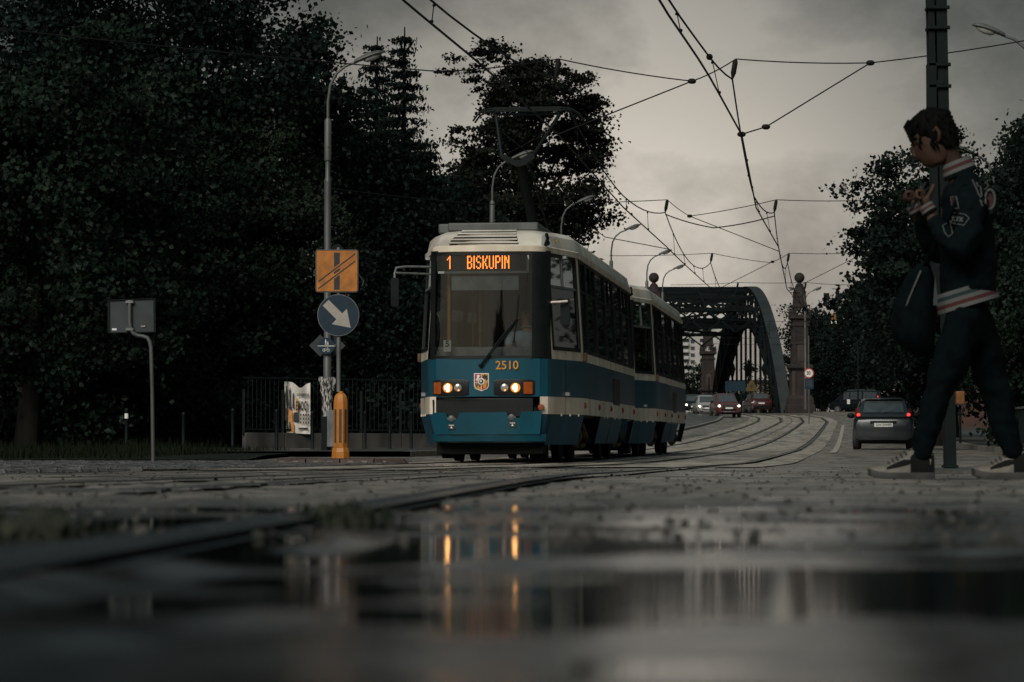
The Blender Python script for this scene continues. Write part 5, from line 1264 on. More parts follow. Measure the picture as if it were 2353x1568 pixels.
# ================================================================ CARS
def build_car(name, label, cat, paint, st, gh, wheels, wr=.31, group=None):
    """st: lower body stations (y, half width, z low, z high); gh: cabin (y, w base, w top, z base, z top); front is +y"""
    t = thing(name, label, cat, group=group)
    rings = []
    for y, w_, zl, zh in st:
        zm = zl + (zh - zl) * .55
        h = [(w_ * .84, zl), (w_ * .97, zl + (zm - zl) * .35), (w_, zm), (w_ * .985, zl + (zh - zl) * .82), (w_ * .9, zh), (w_ * .4, zh + .015)]
        rings.append([(x, y, z) for x, z in h] + [(-x, y, z) for x, z in h[::-1]])
    bd = MB().loft(rings, True, True).build('body', paint, t, 35)
    rings = []
    for y, wb, wt, zb, zt in gh:
        h = [(wb, zb), (wb + (wt - wb) * .6, zb + (zt - zb) * .62), (wt, zb + (zt - zb) * .92), (wt * .8, zt), (wt * .3, zt + .015)]
        rings.append([(x, y, z) for x, z in h] + [(-x, y, z) for x, z in h[::-1]])
    MB().loft(rings, True, True).build('cabin', paint, t, 35)
    def G(i, j, s, u, sx, off=.008):   # point on cabin skin between stations i, j at fraction s, height fraction u, side sx (-1..1 across)
        a, b = gh[i], gh[j]; y, wb, wt, zb, zt = [a[k] + (b[k] - a[k]) * s for k in range(5)]
        return (sx * (wb + (wt - wb) * u) , y, zb + (zt - zb) * u)
    mb = MB()
    for i, j, s0, s1, nm, oy in ((0, 1, .14, .86, 'rear_window', -.02), (len(gh) - 2, len(gh) - 1, .1, .9, 'windscreen', .02)):
        def row(s):
            a, b = gh[i], gh[j]; y, wb, wt, zb, zt = [a[k] + (b[k] - a[k]) * s for k in range(5)]
            return [(sx * wt * .84, y + oy * (1 if abs(sx) < 1 else .8), zt + .022) for sx in (-1, -.5, 0, .5, 1)]
        MB().loft([row(s) for s in np.linspace(s0, s1, 4)], False).build(nm, M['winglass'], t, 60)
    for sx in (-1, 1):
        ys_ = []
        for i in range(1, len(gh) - 2):
            for s in (0.06, .94):
                ys_.append((i, s))
            lo = [G(i, i + 1, s, .14, sx) for s in (.05, .95)]; hi = [G(i, i + 1, s, .84, sx) for s in (.05, .95)]
            off = Vector((sx * .016, 0, 0))
            MB().loft([[Vector(p) + off for p in lo], [Vector(p) + off + Vector((sx * .012, 0, 0)) for p in hi]], False).build('side_window', M['winglass'], t, 0)
        for y in wheels:
            w_ = float(np.interp(y, [s[0] for s in st], [s[1] for s in st]))
            wh = MB().lathe([(.1, -.1), (wr * .9, -.1), (wr, -.07), (wr, .07), (wr * .9, .1), (.1, .1)], (sx * (w_ - .09), y, wr), 18, 'x').build('wheel', M['rubber'], t, 40)
            MB().lathe([(.02, sx * .085), (wr * .62, sx * .1), (wr * .6, sx * .108), (.05, sx * .112)], (sx * (w_ - .09), y, wr), 12, 'x').build('rim', M['galv'], wh)
        y = gh[-1][0] - .35; w_ = float(np.interp(y, [s[0] for s in st], [s[1] for s in st]))
        MB().sphere((sx * (w_ + .1), y - .1, gh[-1][3] + .1), (.11, .07, .08), 10, 8).bar((sx * (w_ - .05), y - .05, gh[-1][3] + .05), (sx * (w_ + .05), y - .05, gh[-1][3] + .08), .05).build('door_mirror', M['black'], t, 60)
    return t
def lens(t, nm, c, d, mt, rot=None, bv=.015): return MB().box(c, d, rot).build(nm, mt, t, bevel=bv)
def place_car(t, x, Y, yaw, lift=0.0):
    t.location = (px(x, Y), Y, zr(Y) + lift); t.rotation_euler = (math.atan((zr(Y + 2) - zr(Y - 2)) / 4) * math.cos(yaw), 0, yaw)
P = dict(grey=mk('paint_grey', (.02, .026, .03), .3, .3, var=.05, coat=.35), red=mk('paint_red', (.09, .024, .02), .25, .1, var=.05, coat=.7), white=mk('paint_white', (.25, .25, .24), .3, coat=.6, var=.05),
         dark=mk('paint_dark', (.006, .009, .01), .3, coat=.2, spec=.25, var=.05), wine=mk('paint_wine', (.04, .011, .01), .25, coat=.7, var=.05))
HB_ST = [(-1.97, .66, .36, .70), (-1.93, .78, .28, .84), (-1.75, .84, .24, .97), (-1.2, .86, .22, .99), (-.3, .86, .22, .95), (.6, .86, .22, .92), (1.3, .83, .24, .87), (1.75, .74, .27, .76), (1.95, .55, .33, .62)]
HB_GH = [(-1.88, .72, .70, .93, .97), (-1.42, .78, .60, .96, 1.42), (-.5, .79, .62, .96, 1.47), (.45, .79, .58, .93, 1.41), (1.35, .74, .70, .87, .89)]
c1 = build_car('hatchback_car', 'dark grey hatchback seen from behind, its tail lamps lit, beside the legs of the pedestrian', 'car', P['grey'], HB_ST, HB_GH, (-1.25, 1.25))
for s in (-1, 1):
    tl = MB().loft([[(s * .60, -1.90, .93), (s * .80, -1.80, .92), (s * .83, -1.72, .88)], [(s * .68, -1.87, 1.02), (s * .79, -1.78, 1.05), (s * .80, -1.70, 1.05)], [(s * .70, -1.74, 1.14), (s * .755, -1.7, 1.18), (s * .77, -1.62, 1.18)]], False).build('tail_lamp', M['redlens'], c1, 50)
    MB().sphere((s * .70, -1.895, .99), (.055, .02, .05), 10, 8).build('bulb_glow', M['tail'], tl)
    MB().tube([(s * .7, -1.2, 1.43), (s * .7, -1.35, 1.46)], .01, 5).build('roof_trim', M['black'], c1)
lens(c1, 'number_plate', (0, -1.975, .70), (.52, .012, .11), M['plate'], None, .004)
put_text('DW 5W4P5', .1, (0.01, -1.983, .70), M['ink'], c1, 'plate_number', sx=.85, bold=.002)
lens(c1, 'plate_recess', (0, -1.955, .715), (.74, .02, .2), M['black'], None, .02)
lens(c1, 'bumper_strip', (0, -1.94, .58), (1.3, .05, .03), P['grey'], None, .01)
lens(c1, 'bumper_lower', (0, -1.93, .40), (1.15, .06, .16), M['black'], None, .03)
lens(c1, 'tailgate_spoiler', (0, -1.47, 1.445), (1.05, .2, .025), P['grey'], Matrix.Rotation(R(6), 3, 'X'), .01)
MB().tube([(.0, -1.84, 1.04), (.25, -1.8, 1.09), (.36, -1.78, 1.09)], .012, 5).build('rear_wiper', M['black'], c1)
MB().box((0, 0, .22), (1.5, 3.2, .1)).build('underbody', M['black'], c1)
place_car(c1, 2030, 86, -.124)
SUV_ST = [(-2.1, .7, .4, .85), (-2.0, .85, .32, 1.0), (-1.3, .9, .28, 1.05), (0, .9, .28, 1.04), (1.0, .9, .28, 1.02), (1.75, .88, .3, .99), (2.05, .8, .34, .9), (2.15, .68, .4, .78)]
SUV_GH = [(-1.95, .8, .74, 1.02, 1.1), (-1.6, .8, .64, 1.03, 1.6), (-.4, .8, .66, 1.03, 1.66), (.35, .8, .62, 1.02, 1.6), (1.1, .78, .74, 1.0, 1.02)]
def front_face(t, y, w_, zg, zl, head, plate=True, amber=False):
    g = lens(t, 'grille', (0, y, zg), (w_ * 1.1, .06, .17), M['black'], None, .02)
    MB().box((0, y + .035, zg), (w_ * 1.0, .01, .015)).box((0, y + .035, zg + .05), (w_ * 1.0, .01, .012)).box((0, y + .035, zg - .05), (w_ * 1.0, .01, .012)).build('slat', M['galv'], g)
    for s in (-1, 1):
        h = lens(t, 'headlamp', (s * w_ * .84, y - .05, zg + .02), (.3, .12, .15), M['clear'], Matrix.Rotation(s * -.35, 3, 'Z'), .03)
        MB().sphere((s * w_ * .84, y + .02, zg + .02), (.085, .03, .065), 12, 8).build('bulb_glow', head, h)
    lens(t, 'lower_grille', (0, y, zl), (w_ * 1.3, .06, .16), M['black'], None, .03)
    lens(t, 'skid_plate', (0, y + .01, zl - .13), (w_ * 1.0, .06, .06), M['galv'], None, .02)
    if plate: lens(t, 'number_plate', (0, y + .05, (zg + zl) / 2 + .0), (.52, .012, .11), M['plate'], None, .003)
suv = build_car('suv_car', 'red off-road car coming down from the bridge with both headlamps lit', 'car', P['red'], SUV_ST, SUV_GH, (-1.35, 1.35), .35)
front_face(suv, 2.13, .8, .8, .55, M['headcool'])
for s in (-1, 1): MB().tube([(s * .6, -1.4, 1.66), (s * .6, -.9, 1.71), (s * .6, -.1, 1.72), (s * .6, .3, 1.66)], .02, 6).build('roof_rail', M['galv'], suv)
MB().box((0, 0, .3), (1.6, 3.6, .12)).build('underbody', M['black'], suv)
place_car(suv, 1666, 208, math.pi + .06)
c2 = build_car('white_car', 'pale car with one lit headlamp showing, following the red off-road car', 'car', P['white'], HB_ST, HB_GH, (-1.25, 1.25))
front_face(c2, 1.92, .72, .66, .42, M['headcool']); place_car(c2, 1622, 219, math.pi + .02)
c3 = build_car('dark_car', 'dark car partly hidden behind the rear of the tram, one headlamp lit', 'car', P['dark'], HB_ST, HB_GH, (-1.25, 1.25))
front_face(c3, 1.92, .72, .66, .42, M['headcool']); place_car(c3, 1592, 233, math.pi)
c4 = build_car('wine_car', 'dark red car seen from behind driving onto the bridge under the arch', 'car', P['wine'], SUV_ST, SUV_GH, (-1.35, 1.35), .34)
for s in (-1, 1): lens(c4, 'tail_lamp', (s * .74, -2.03, .98), (.2, .08, .16), M['redlens'])
lens(c4, 'number_plate', (0, -2.1, .8), (.52, .012, .11), M['plate'], None, .003); lens(c4, 'bumper_lower', (0, -2.08, .5), (1.3, .08, .2), M['black'])
place_car(c4, 1739, 240, .1)
VAN_ST = [(-2.4, .8, .42, .95), (-2.35, .9, .3, 1.05), (-1.5, .93, .26, 1.08), (0, .93, .26, 1.06), (1.2, .92, .26, 1.05), (1.9, .88, .28, 1.0), (2.3, .78, .32, .85), (2.42, .6, .4, .7)]
VAN_GH = [(-2.38, .86, .84, 1.02, 1.1), (-2.28, .86, .74, 1.04, 1.86), (-.9, .88, .76, 1.04, 1.93), (.3, .88, .76, 1.04, 1.92), (.95, .88, .7, 1.03, 1.85), (1.9, .82, .76, 1.0, 1.04)]
van = build_car('van', 'black passenger van turning left by the trees right of the obelisk', 'van', P['dark'], VAN_ST, VAN_GH, (-1.5, 1.45), .34)
for s in (-1, 1): MB().box((s * .84, -2.38, 1.2), (.1, .06, .5)).build('tail_lamp', M['tail'] if s < 0 else M['redlens'], van, bevel=.02)
lens(van, 'number_plate', (-.1, -2.41, .95), (.52, .012, .14), M['gold'], None, .003)
MB().box((-.945, .35, .98), (.01, .28, .38)).build('door_poster', M['white'], van)
MB().tube([(-.74, -2.1, 1.9), (-.76, -.6, 1.945), (-.74, .6, 1.93)], .02, 5).build('roof_rail', M['galv'], van)
place_car(van, 1972, 246, R(52))

# ================================================================ RIGHT SIDE: kiosk, boards, signs, railing
D = 150; KX = px(2078, D)
t = thing('brick_kiosk', 'small brick building with a green awning half hidden behind the pedestrian', 'building', (KX, D, zr(D) + .1))
z1 = at(2100, 795, D).z - t.location.z
MB().box((2.6, 2, z1 / 2), (5.2, 4, z1)).build('wall', M['brick'], t, 0)
MB().loft([[(-.25, -.25, z1), (5.45, -.25, z1), (5.45, 4.25, z1), (-.25, 4.25, z1)], [(-.25, -.25, z1 + .12), (5.45, -.25, z1 + .12), (5.45, 4.25, z1 + .12), (-.25, 4.25, z1 + .12)], [(1, 1.5, z1 + 1.1), (4.2, 1.5, z1 + 1.1), (4.2, 2.5, z1 + 1.1), (1, 2.5, z1 + 1.1)]], True, True).build('roof', M['stone'], t, 0)
aw = MB(); rings = []
for q in np.linspace(0, math.pi / 2, 7): rings.append([(x, -.02 - .75 * math.sin(q), 1.65 + .55 * math.cos(q) + .0) for x in np.linspace(.5, 1.9, 9)])
rings.append([(x, -.77, 1.55 + .05 * (k % 2)) for k, x in enumerate(np.linspace(.5, 1.9, 9))])
aw.loft(rings, False).build('awning', M['awning'], t, 50)
MB().box((1.2, -.01, 1.0), (1.1, .04, 1.1)).build('window', M['winglass'], t)
MB().box((.25, -.12, 2.2), (.2, .1, .12)).build('wall_lamp', M['white'], t)
MB().box((2.6, -.06, 2.55), (5.3, .1, .14)).build('string_course', M['stone'], t)
D = 160; t = thing('parking_board', 'white board with a dark oval and a blue parking sign beside the black van', 'sign', (px(2053, D), D, zr(D)))
zc = at(2053, 905, D).z - t.location.z; hw = 27 / FPX * D; hh = 10.5 / FPX * D
MB().box((0, 0, zc), (2 * hw, .05, 2 * hh)).build('board', M['plate'], t)
MB().lathe([(1, .0), (1, -.01)], n=24, axis='y').build('dark_oval', M['ink'], t); t.children[-1].scale = (.36, 1, .24); t.children[-1].location = (-.2, -.03, zc)
MB().box((.36, -.035, zc + .03), (.36, .012, .38)).build('parking_square', M['signblue'], t)
put_text('P', .34, (.36, -.045, zc + .03), M['white'], t, 'parking_letter', bold=.008)
for s in (-1, 1): MB().tube([(s * hw * .85, .04, 0), (s * hw * .85, .04, zc)], .03, 6).build('leg', M['galv'], t)
D = 175; t = thing('speed_sign', 'round white 30 speed limit sign with red rim on a pole before the obelisk', 'road sign', (px(1859, D), D, zr(D)))
zc = at(1858, 858, D).z - t.location.z
MB().tube([(0, .03, 0), (0, .03, zc + 2.2)], .035, 8).build('pole', M['lampgrey'], t)
MB().lathe([(.3, .01), (.3, -.01)], (0, 0, zc), 24, 'y').build('rim', M['red'], t); MB().lathe([(.235, -.01), (.235, -.016)], (0, 0, zc), 24, 'y').build('face', M['plate'], t)
put_text('30', .3, (-.02, -.02, zc), M['ink'], t, 'number', sx=.8, bold=.008)
MB().box((.02, 0, zc - .62), (.52, .02, .62)).build('text_plate', M['signblue'], t)
mb = MB()
for j in range(4): mb.box((.02, -.014, zc - .45 - .1 * j), (.36, .004, .03))
mb.build('text_line', M['lampgrey'], t)
D = 186; t = thing('hanging_signs', 'small orange square above a white arrow plate hanging before the dark trees', 'road sign', tuple(at(1916, 729, D)))
MB().box((0, 0, 0), (.3, .03, .32)).build('orange_plate', M['bollard_dim'], t); MB().box((.0, 0, -.33), (.34, .03, .16)).build('arrow_plate', M['plate'], t)
MB().box((-.02, -.02, -.33), (.2, .006, .04)).face([(.08, -.02, -.27), (.08, -.02, -.39), (.15, -.02, -.33)]).build('arrow', M['ink'], t, 0)
MB().bar((-.6, 0, 1.0), (1.2, 0, 1.05), .04).bar((0, 0, -.4), (0, 0, 1.0), .03).build('hanger', M['dark'], t)
for dx in (-.45, .3): MB().box((dx, .02, 1.25), (.34, .2, .5)).build('signal_back', M['dark'], t)
MB().tube([(1.2, .1, 1.05), (1.5, .1, -2.0), (1.5, .1, zr(D) - t.location.z)], .05, 6).build('pole', M['dark'], t)
D = 250; t = thing('warning_sign', 'yellow triangular warning sign under the arch behind the red cars', 'road sign', (px(1727, D), D, 4.1)); zc = at(1727, 887, D).z - 4.1
MB().prism([(-.62, zc - .45), (.62, zc - .45), (0, zc + .62)], -.02, 0).build('plate', mk('shaded_yellow', (.07, .042, .008), .6), t); MB().tube([(0, .03, 0), (0, .03, zc)], .05, 6).build('pole', M['dark'], t)  # yellow darkened in the colour itself for the shade under the arch
MB().box((0, -.03, zc - .05), (.14, .01, .3)).build('mark', M['ink'], t)
t = thing('blue_board', 'dark blue sign board low under the arch left of the yellow triangle', 'road sign', (px(1690, D), D, 4.1)); zc = at(1690, 888, D).z - 4.1
MB().box((0, 0, zc), (1.7, .04, .85)).build('plate', M['signblue'], t); MB().tube([(-.5, .04, 0), (-.5, .04, zc)], .05, 6).tube([(.5, .04, 0), (.5, .04, zc)], .05, 6).build('pole', M['dark'], t)
# iron railing and orange box at the right edge
A = (px(2203, 82), 82.0); B = (px(2400, 58), 58.0)
t = thing('iron_railing', 'low dark iron railing on a kerb at the right edge behind the pedestrian', 'railing', (A[0] + .8, A[1], zr(82) + .13))
v0 = Vector((0, 0, 0)); v1 = Vector((B[0] + .8 - t.location.x, B[1] - A[1], zr(58) + .13 - t.location.z)); nb = 60
hgt = .95
MB().bar(v0 + Vector((0, 0, hgt)), v1 + Vector((0, 0, hgt)), .05, .05).build('top_rail', M['galv'], t); MB().bar(v0 + Vector((0, 0, .12)), v1 + Vector((0, 0, .12)), .04, .04).build('bottom_rail', M['iron'], t)
br = MB().box((0, 0, hgt / 2 + .06), (.03, .03, hgt - .1)).mesh('bar', 0); br.materials.append(M['iron'])
for j in range(nb + 1):
    o = link('bar', br, t, []); o.location = v0 + (v1 - v0) * (j / nb)
    if j % 10 == 0: MB().box(o.location + Vector((0, 0, .52)), (.07, .07, 1.04)).build('post', M['galv'], t)
D = 92; t = thing('orange_box', 'orange box showing between the legs of the pedestrian and the mast', 'box', (px(2206, D), D, zr(D) + .13))
z_ = at(2200, 915, D).z - t.location.z
MB().box((0, 0, z_), (.26, .3, .42)).build('shell', M['bollard_dim'], t, bevel=.03); MB().box((0, -.16, z_ - .2), (.27, .02, .06)).build('stripe', M['ink'], t); MB().tube([(0, 0, 0), (0, 0, z_ - .2)], .04, 8).build('stand', M['dark'], t)
# ================================================================ OVERHEAD LINE
def wire_pts(a, b, sag=.0, n=10):
    a, b = Vector(a), Vector(b); return [a + (b - a) * (k / n) - Vector((0, 0, 4 * sag * (k / n) * (1 - k / n))) for k in range(n + 1)]
SUP = [20, 50, 80, 106, 132, 160, 190, 222]
STG = {0: {20: -.2, 35: -.1, 50: .12, 66: 0, 80: .1, 106: .1, 132: 0}, 1: {20: .1, 35: .08, 50: .38, 66: .12, 80: .28, 106: -.05, 132: .3}}
def stag(k, Y): d = STG[k]; return float(np.interp(Y, sorted(d), [d[q] for q in sorted(d)]))
def cw(k, Y): return Vector((tlx(Y) + (OFFR * 1.0 if k else 0) + stag(k, Y), Y, zr(Y) + 5.47))
def ms(k, Y):
    for a, b in zip(SUP[:-1], SUP[1:]):
        if a <= Y <= b:
            f = (Y - a) / (b - a); return Vector((tlx(Y) + (OFFR if k else 0) + stag(k, Y) * .6, Y, zr(Y) + 5.72 + .68 * (2 * f - 1) ** 2))
    return cw(k, Y) + Vector((0, 0, .5))
for k in (0, 1):
    t = thing('catenary', ['overhead line above the left track, touched by the raised pantograph', 'overhead line above the right track, bending at the hanging insulators'][k], 'overhead line', (0, 0, 0), group='overhead lines of the two tracks')
    ys = np.arange(20, 222.1, 2.0)
    MB().tube([cw(k, y) for y in ys], .016, 5).build('contact_wire', M['wire'], t); MB().tube([ms(k, y) for y in ys], .015, 5).build('messenger_wire', M['wire'], t)
    for a, b in zip(SUP[:-1], SUP[1:]):
        for f in (.14, .34, .56, .78):
            y = a + (b - a) * f + (.8 if k else 0); p, q = cw(k, y), ms(k, y)
            if b > 170: continue
            MB().tube([p, q], .007, 4).sphere(q - Vector((0, 0, .03)), .022, 6, 5).sphere(p + Vector((0, 0, .03)), .025, 6, 5).build('dropper', M['wire'], t)
    for y in (50, 80, 106, 132):
        q = ms(k, y); d = Vector((.06, 0, .34)); MB().tube([q, q + d * .15, q + d * .3, q + d * .85, q + d], [.015, .03, .045, .045, .02], 8).build('insulator', M['wire'], t)
    y = 43.5; q = ms(k, y); MB().sphere(q, .05, 8, 6).build('clamp', M['wire'], t)
def span(name, pts, lb, grp, r=.011, mat=None, sag=.03, knobs=()):
    P_ = []
    for a, b in zip(pts[:-1], pts[1:]): P_ += wire_pts(a, b, sag, 6)[:-1]
    P_.append(Vector(pts[-1])); t = thing(name, lb, 'span wire', P_[0], group=grp); O = P_[0]
    MB().tube([p - O for p in P_], r, 5).build('wire', mat or M['wire'], t)
    for kx in knobs:
        p = Vector(kx) - O; MB().sphere(p, (.075, .05, .05), 8, 6).build('insulator', M['wire'], t)
    return t
SG = 'span wires across the tracks'
top = lambda k, y: ms(k, y) + Vector((.06, 0, .34))
span('span_wire', [at(-40, 62, 46), at(1010, 165, 49), top(0, 50), at(1590, 187, 50), top(1, 50), at(2000, 145, 50), at(2420, 82, 50)], 'highest span wire, crossing the whole picture above the pantograph to the right edge', SG, knobs=(at(1590, 187, 50), at(2000, 145, 50)))
span('span_wire', [at(758, 433, 62), at(1130, 470, 72), top(0, 80), at(1585, 497, 80), top(1, 80), at(2005, 460, 80), at(2420, 398, 80)], 'span wire running from the tall lamp pole behind the pantograph mast to the right tree', SG, knobs=(at(1585, 497, 80),))
span('span_wire', [at(1400, 588, 106), top(0, 106), at(1770, 604, 106), top(1, 106), at(1988, 581, 106), at(2420, 525, 106)], 'third span wire, level with the lamp heads over the tram', SG, knobs=(at(1775, 602, 106), at(1988, 581, 106)))
span('span_wire', [at(1540, 655, 132), top(0, 132), top(1, 132), at(1960, 655, 132), at(2420, 610, 132)], 'lowest span wire just over the top of the steel arch', SG)
PG = 'slanting pull-off wires'
span('pull_off_wire', [cw(0, 50), at(1590, 187, 50)], 'slanting wire from the round tree up to the insulator left of the right line', PG, .012, sag=.0)
span('pull_off_wire', [cw(1, 50), at(1760, 292, 50), at(2000, 145, 50)], 'long slanting wire from the bend of the right line up to the right', PG, .012, sag=0, knobs=(cw(1, 50), at(1760, 292, 50)))
span('pull_off_wire', [cw(1, 82), at(1585, 497, 80)], 'slanting wire falling to the right below the second span wire', PG, .012, sag=0)
span('pull_off_wire', [cw(0, 81), at(1390, 545, 80), at(1330, 500, 79)], 'short slanting wire by the lamp heads over the tram roof', PG, .012, sag=0)
span('pull_off_wire', [cw(0, 108), at(1775, 602, 106)], 'slanting wire from the top of the arch up to the third span wire', PG, .012, sag=0)
span('pull_off_wire', [cw(1, 108), at(1988, 581, 106)], 'slanting wire right of the obelisk ball up to the right tree', PG, .012, sag=0)
span('feeder_cable', [ms(0, 80) - Vector((0, 0, .05)), at(1640, 524, 80), ms(1, 80) - Vector((0, 0, .1))], 'sagging cable joining the two overhead lines below the second span wire', PG, .016, sag=.04)
lw = 'thin low wires before the distant trees'
for k, (ya, yb, D_, lb) in enumerate(((733, 738, 190, 'upper thin wire crossing the red obelisk'), (776, 768, 192, 'middle thin wire crossing the obelisk and dark trees'), (790, 784, 194, 'lower thin wire crossing the hangers and the obelisk'))):
    span('cable', [at(1640, ya, D_), at(1850, (ya + yb) / 2 + 4, D_), at(2110, yb - 18, D_)], lb, lw, .012, sag=.05)
# ================================================================ DARK MAST at the right
D = 23.5; zi = .036
t = thing('traction_mast', 'tall dark double-channel steel mast standing behind the pedestrian', 'mast', (px(2172, D), D, zi))
s_ = D / FPX; topz = 7.5
lean = Vector((-(2172 - 2158) * s_ * topz / ((1068 - 130) * s_), 0, topz))
def mp_(z, dx=0, dy=0): return Vector((lean.x * z / topz + dx, dy, z))
for dx, wd in ((-.048, .05), (.035, .085)):
    zb_ = 1.35 if dx < 0 else 0
    for dy in (-.06, .06): MB().bar(mp_(zb_, dx, dy), mp_(topz, dx, dy), wd, .012, up=(0, 1, 0)).build('flange', M['dark'], t, 0)
    MB().bar(mp_(zb_, dx, 0), mp_(topz, dx, 0), .014, .12, up=(0, 1, 0)).build('channel', M['dark'], t, 0)
MB().bar(mp_(1.35, -.008, .05), mp_(3.1, -.008, .05), .07, .02, up=(0, 1, 0)).build('cover_plate', M['dark'], t, 0)
for y_ in (38, 122, 276, 366):
    z = at(2160, y_ * .2287 * 1.0 * 1.0 if False else y_ * .55, D).z - zi
    MB().box(mp_(z, 0, -.02), (.165, .16, .026)).box(mp_(z, .085, -.085), (.02, .02, .03)).build('clamp', M['dark'], t, bevel=.004)
MB().box(mp_(.015, .035), (.11, .16, .02)).build('base_plate', M['dark'], t)
t2 = thing('mast_sign_back', 'narrow round-topped back of a sign clamped to the dark mast above the pedestrian', 'road sign', (px(2142, D), D - .1, at(2142, 250, D).z))
hh_ = .36; MB().loft([[(x, y, z) for x, z in rrect(-.045, .035, -hh_, hh_, .035, 5)] for y in (0, .02)], True, True).build('plate', M['dark'], t2)
MB().box((.05, .06, .2), (.08, .1, .03)).build('bracket', M['dark'], t2)

# ================================================================ PEDESTRIAN
DP = 14.0; SP = DP / FPX
def B_(x, y, d=0.0): p = at(x, y, DP); return Vector((p.x, DP + d, p.z))
def skin_mesh(name, verts, edges, radii, mat, parent, O, sub=2, root=0, flat=None):
    me = bpy.data.meshes.new(name); me.from_pydata([tuple(Vector(v) - O) for v in verts], edges, [])
    o = bpy.data.objects.new(name, me); COL.objects.link(o)
    m = o.modifiers.new('skin', 'SKIN'); m.use_smooth_shade = True; m.branch_smoothing = .6
    sv = me.skin_vertices[0].data
    for i, r in enumerate(radii):
        sv[i].radius = (r, r) if not hasattr(r, '__len__') else r
        sv[i].use_root = (i == root)
    s = o.modifiers.new('sub', 'SUBSURF'); s.levels = sub; s.render_levels = sub
    bpy.context.view_layer.update()
    m2 = bpy.data.meshes.new_from_object(o.evaluated_get(bpy.context.evaluated_depsgraph_get()))
    bpy.data.objects.remove(o); m2.name = name
    m2.polygons.foreach_set('use_smooth', [True] * len(m2.polygons))
    return link(name, m2, parent, [mat])
foot = B_(2200, 1100)
pt_ = thing('person', 'person in a dark college jacket with striped hem walking left and looking at a phone', 'person', (foot.x, DP, 0.0))
O = Vector(pt_.location)
# body: head, neck, torso, arms to the wrists, legs in one surface (skin shows at head, neck, hands)
V = []; E = []; Rr = []
def fold(o, amp, sx, sz, seed):
    """press creases and folds into a cloth surface"""
    me = o.data; o_ = Vector((seed * 7.1, seed * 3.3, seed))
    out = []
    for v in me.vertices:
        p = v.co; q = Vector((p.x * sx + p.z * 4, p.y * sx, p.z * sz)) + o_
        n = noise.noise(q) + .6 * noise.noise(q * 2.3); out.append(p + v.normal * amp * (n - .1))
    for v, p in zip(me.vertices, out): v.co = p
    me.update()
def nodes(pts, prev=None):
    ids = []
    for p, r in pts:
        V.append(p); Rr.append(r); i = len(V) - 1; ids.append(i)
        if prev is not None: E.append((prev, i))
        prev = i
    return ids
hip = nodes([(B_(2228, 700), .13)])[0]
tor = nodes([(B_(2226, 620), .12), (B_(2222, 520), .135), (B_(2212, 450), .1), (B_(2200, 400), .045), (B_(2188, 365), .05)], hip)
nodes([(B_(2165, 345), .075), (B_(2150, 318), .088), (B_(2150, 290), .08)], tor[-1])
sh = tor[2]
for d, el, wr in ((-1, (2192, 590, -.26), (2122, 497, -.16)), (1, (2176, 585, .22), (2108, 486, .05))):
    nodes([(B_(2216, 458, d * .15), .05), (B_(2205, 520, d * .22), .052), (B_(*el), .045), (B_((el[0] + wr[0]) / 2, (el[1] + wr[1]) / 2, (el[2] + wr[2]) / 2), .038), (B_(*wr), .028)], sh)
nodes([(B_(2200, 740, -.09), .085), (B_(2170, 830, -.1), .07), (B_(2140, 925, -.1), .052), (B_(2122, 1000, -.1), .044), (B_(2112, 1055, -.1), .038)], hip)
nodes([(B_(2246, 740, .09), .085), (B_(2274, 830, .1), .07), (B_(2300, 920, .1), .052), (B_(2320, 1000, .1), .044), (B_(2338, 1050, .1), .038)], hip)
Rr = [r * (.8 if i < 4 or r > .045 and i > 8 else 1) for i, r in enumerate(Rr)]
body = skin_mesh('body', V, E, Rr, M['skin'], pt_, O)
# head with face: ear, nose, brow, jaw
fc = MB()
def hb(x, y, d=0): return B_(x, y, d) - O
hc = hb(2148, 318)
rot = Matrix.Rotation(R(24), 4, 'Y')     # head bowed to the phone
hd = MB(); hd.M = Matrix.Translation(hc) @ Matrix.Rotation(R(-14), 4, 'Z') @ Matrix.Rotation(R(-24), 4, 'Y')
rings = []
prof = [(-.125, -.02, .03, .045), (-.11, -.022, .055, .055), (-.08, -.012, .078, .062), (-.04, -.004, .092, .07), (.0, .0, .098, .075), (.04, .003, .1, .077), (.08, .006, .09, .07), (.11, .008, .062, .05), (.128, .01, .02, .02)]
for z, cx, rx, ry in prof:
    ring = []
    for k in range(20):
        a = 2 * math.pi * k / 20; x = cx + rx * math.cos(a); y = ry * math.sin(a)
        f = max(0, -math.cos(a)) ** 10 * (1 - abs(math.sin(a)) * .5)
        if -.06 < z < .02: x -= .028 * f * (1 if z < -.01 else .6)      # nose
        if z < -.07: x -= .016 * f                                        # lips and chin
        if .01 < z < .06: x -= .004 * f
        ring.append((x, y, z))
    rings.append(ring)
hd.loft(rings, True, True)
hd.tube([(-.092, 0, .022), (-.108, 0, -.005), (-.122, 0, -.03), (-.11, 0, -.042), (-.09, 0, -.044)], [.007, .0105, .013, .012, .008], 8)
hd.build('head', M['skin'], pt_, 60)
ear = MB(); ear.M = hd.M
for s in (-1, 1): ear.tube([(.012, s * .078, .02), (.03, s * .088, .03), (.034, s * .088, .005), (.022, s * .082, -.025), (.012, s * .076, -.03)], [.008, .01, .01, .009, .007], 6)
ear.build('ear', M['skin'], pt_, 60)
brow = MB(); brow.M = hd.M
for s in (-1, 1): brow.tube([(-.099, s * .012, .03), (-.094, s * .03, .036), (-.076, s * .054, .03)], .006, 5)
for s in (-1, 1): brow.sphere((-.086, s * .034, .01), (.008, .012, .006), 8, 6)
brow.build('eyebrow', M['hair'], pt_, 60)
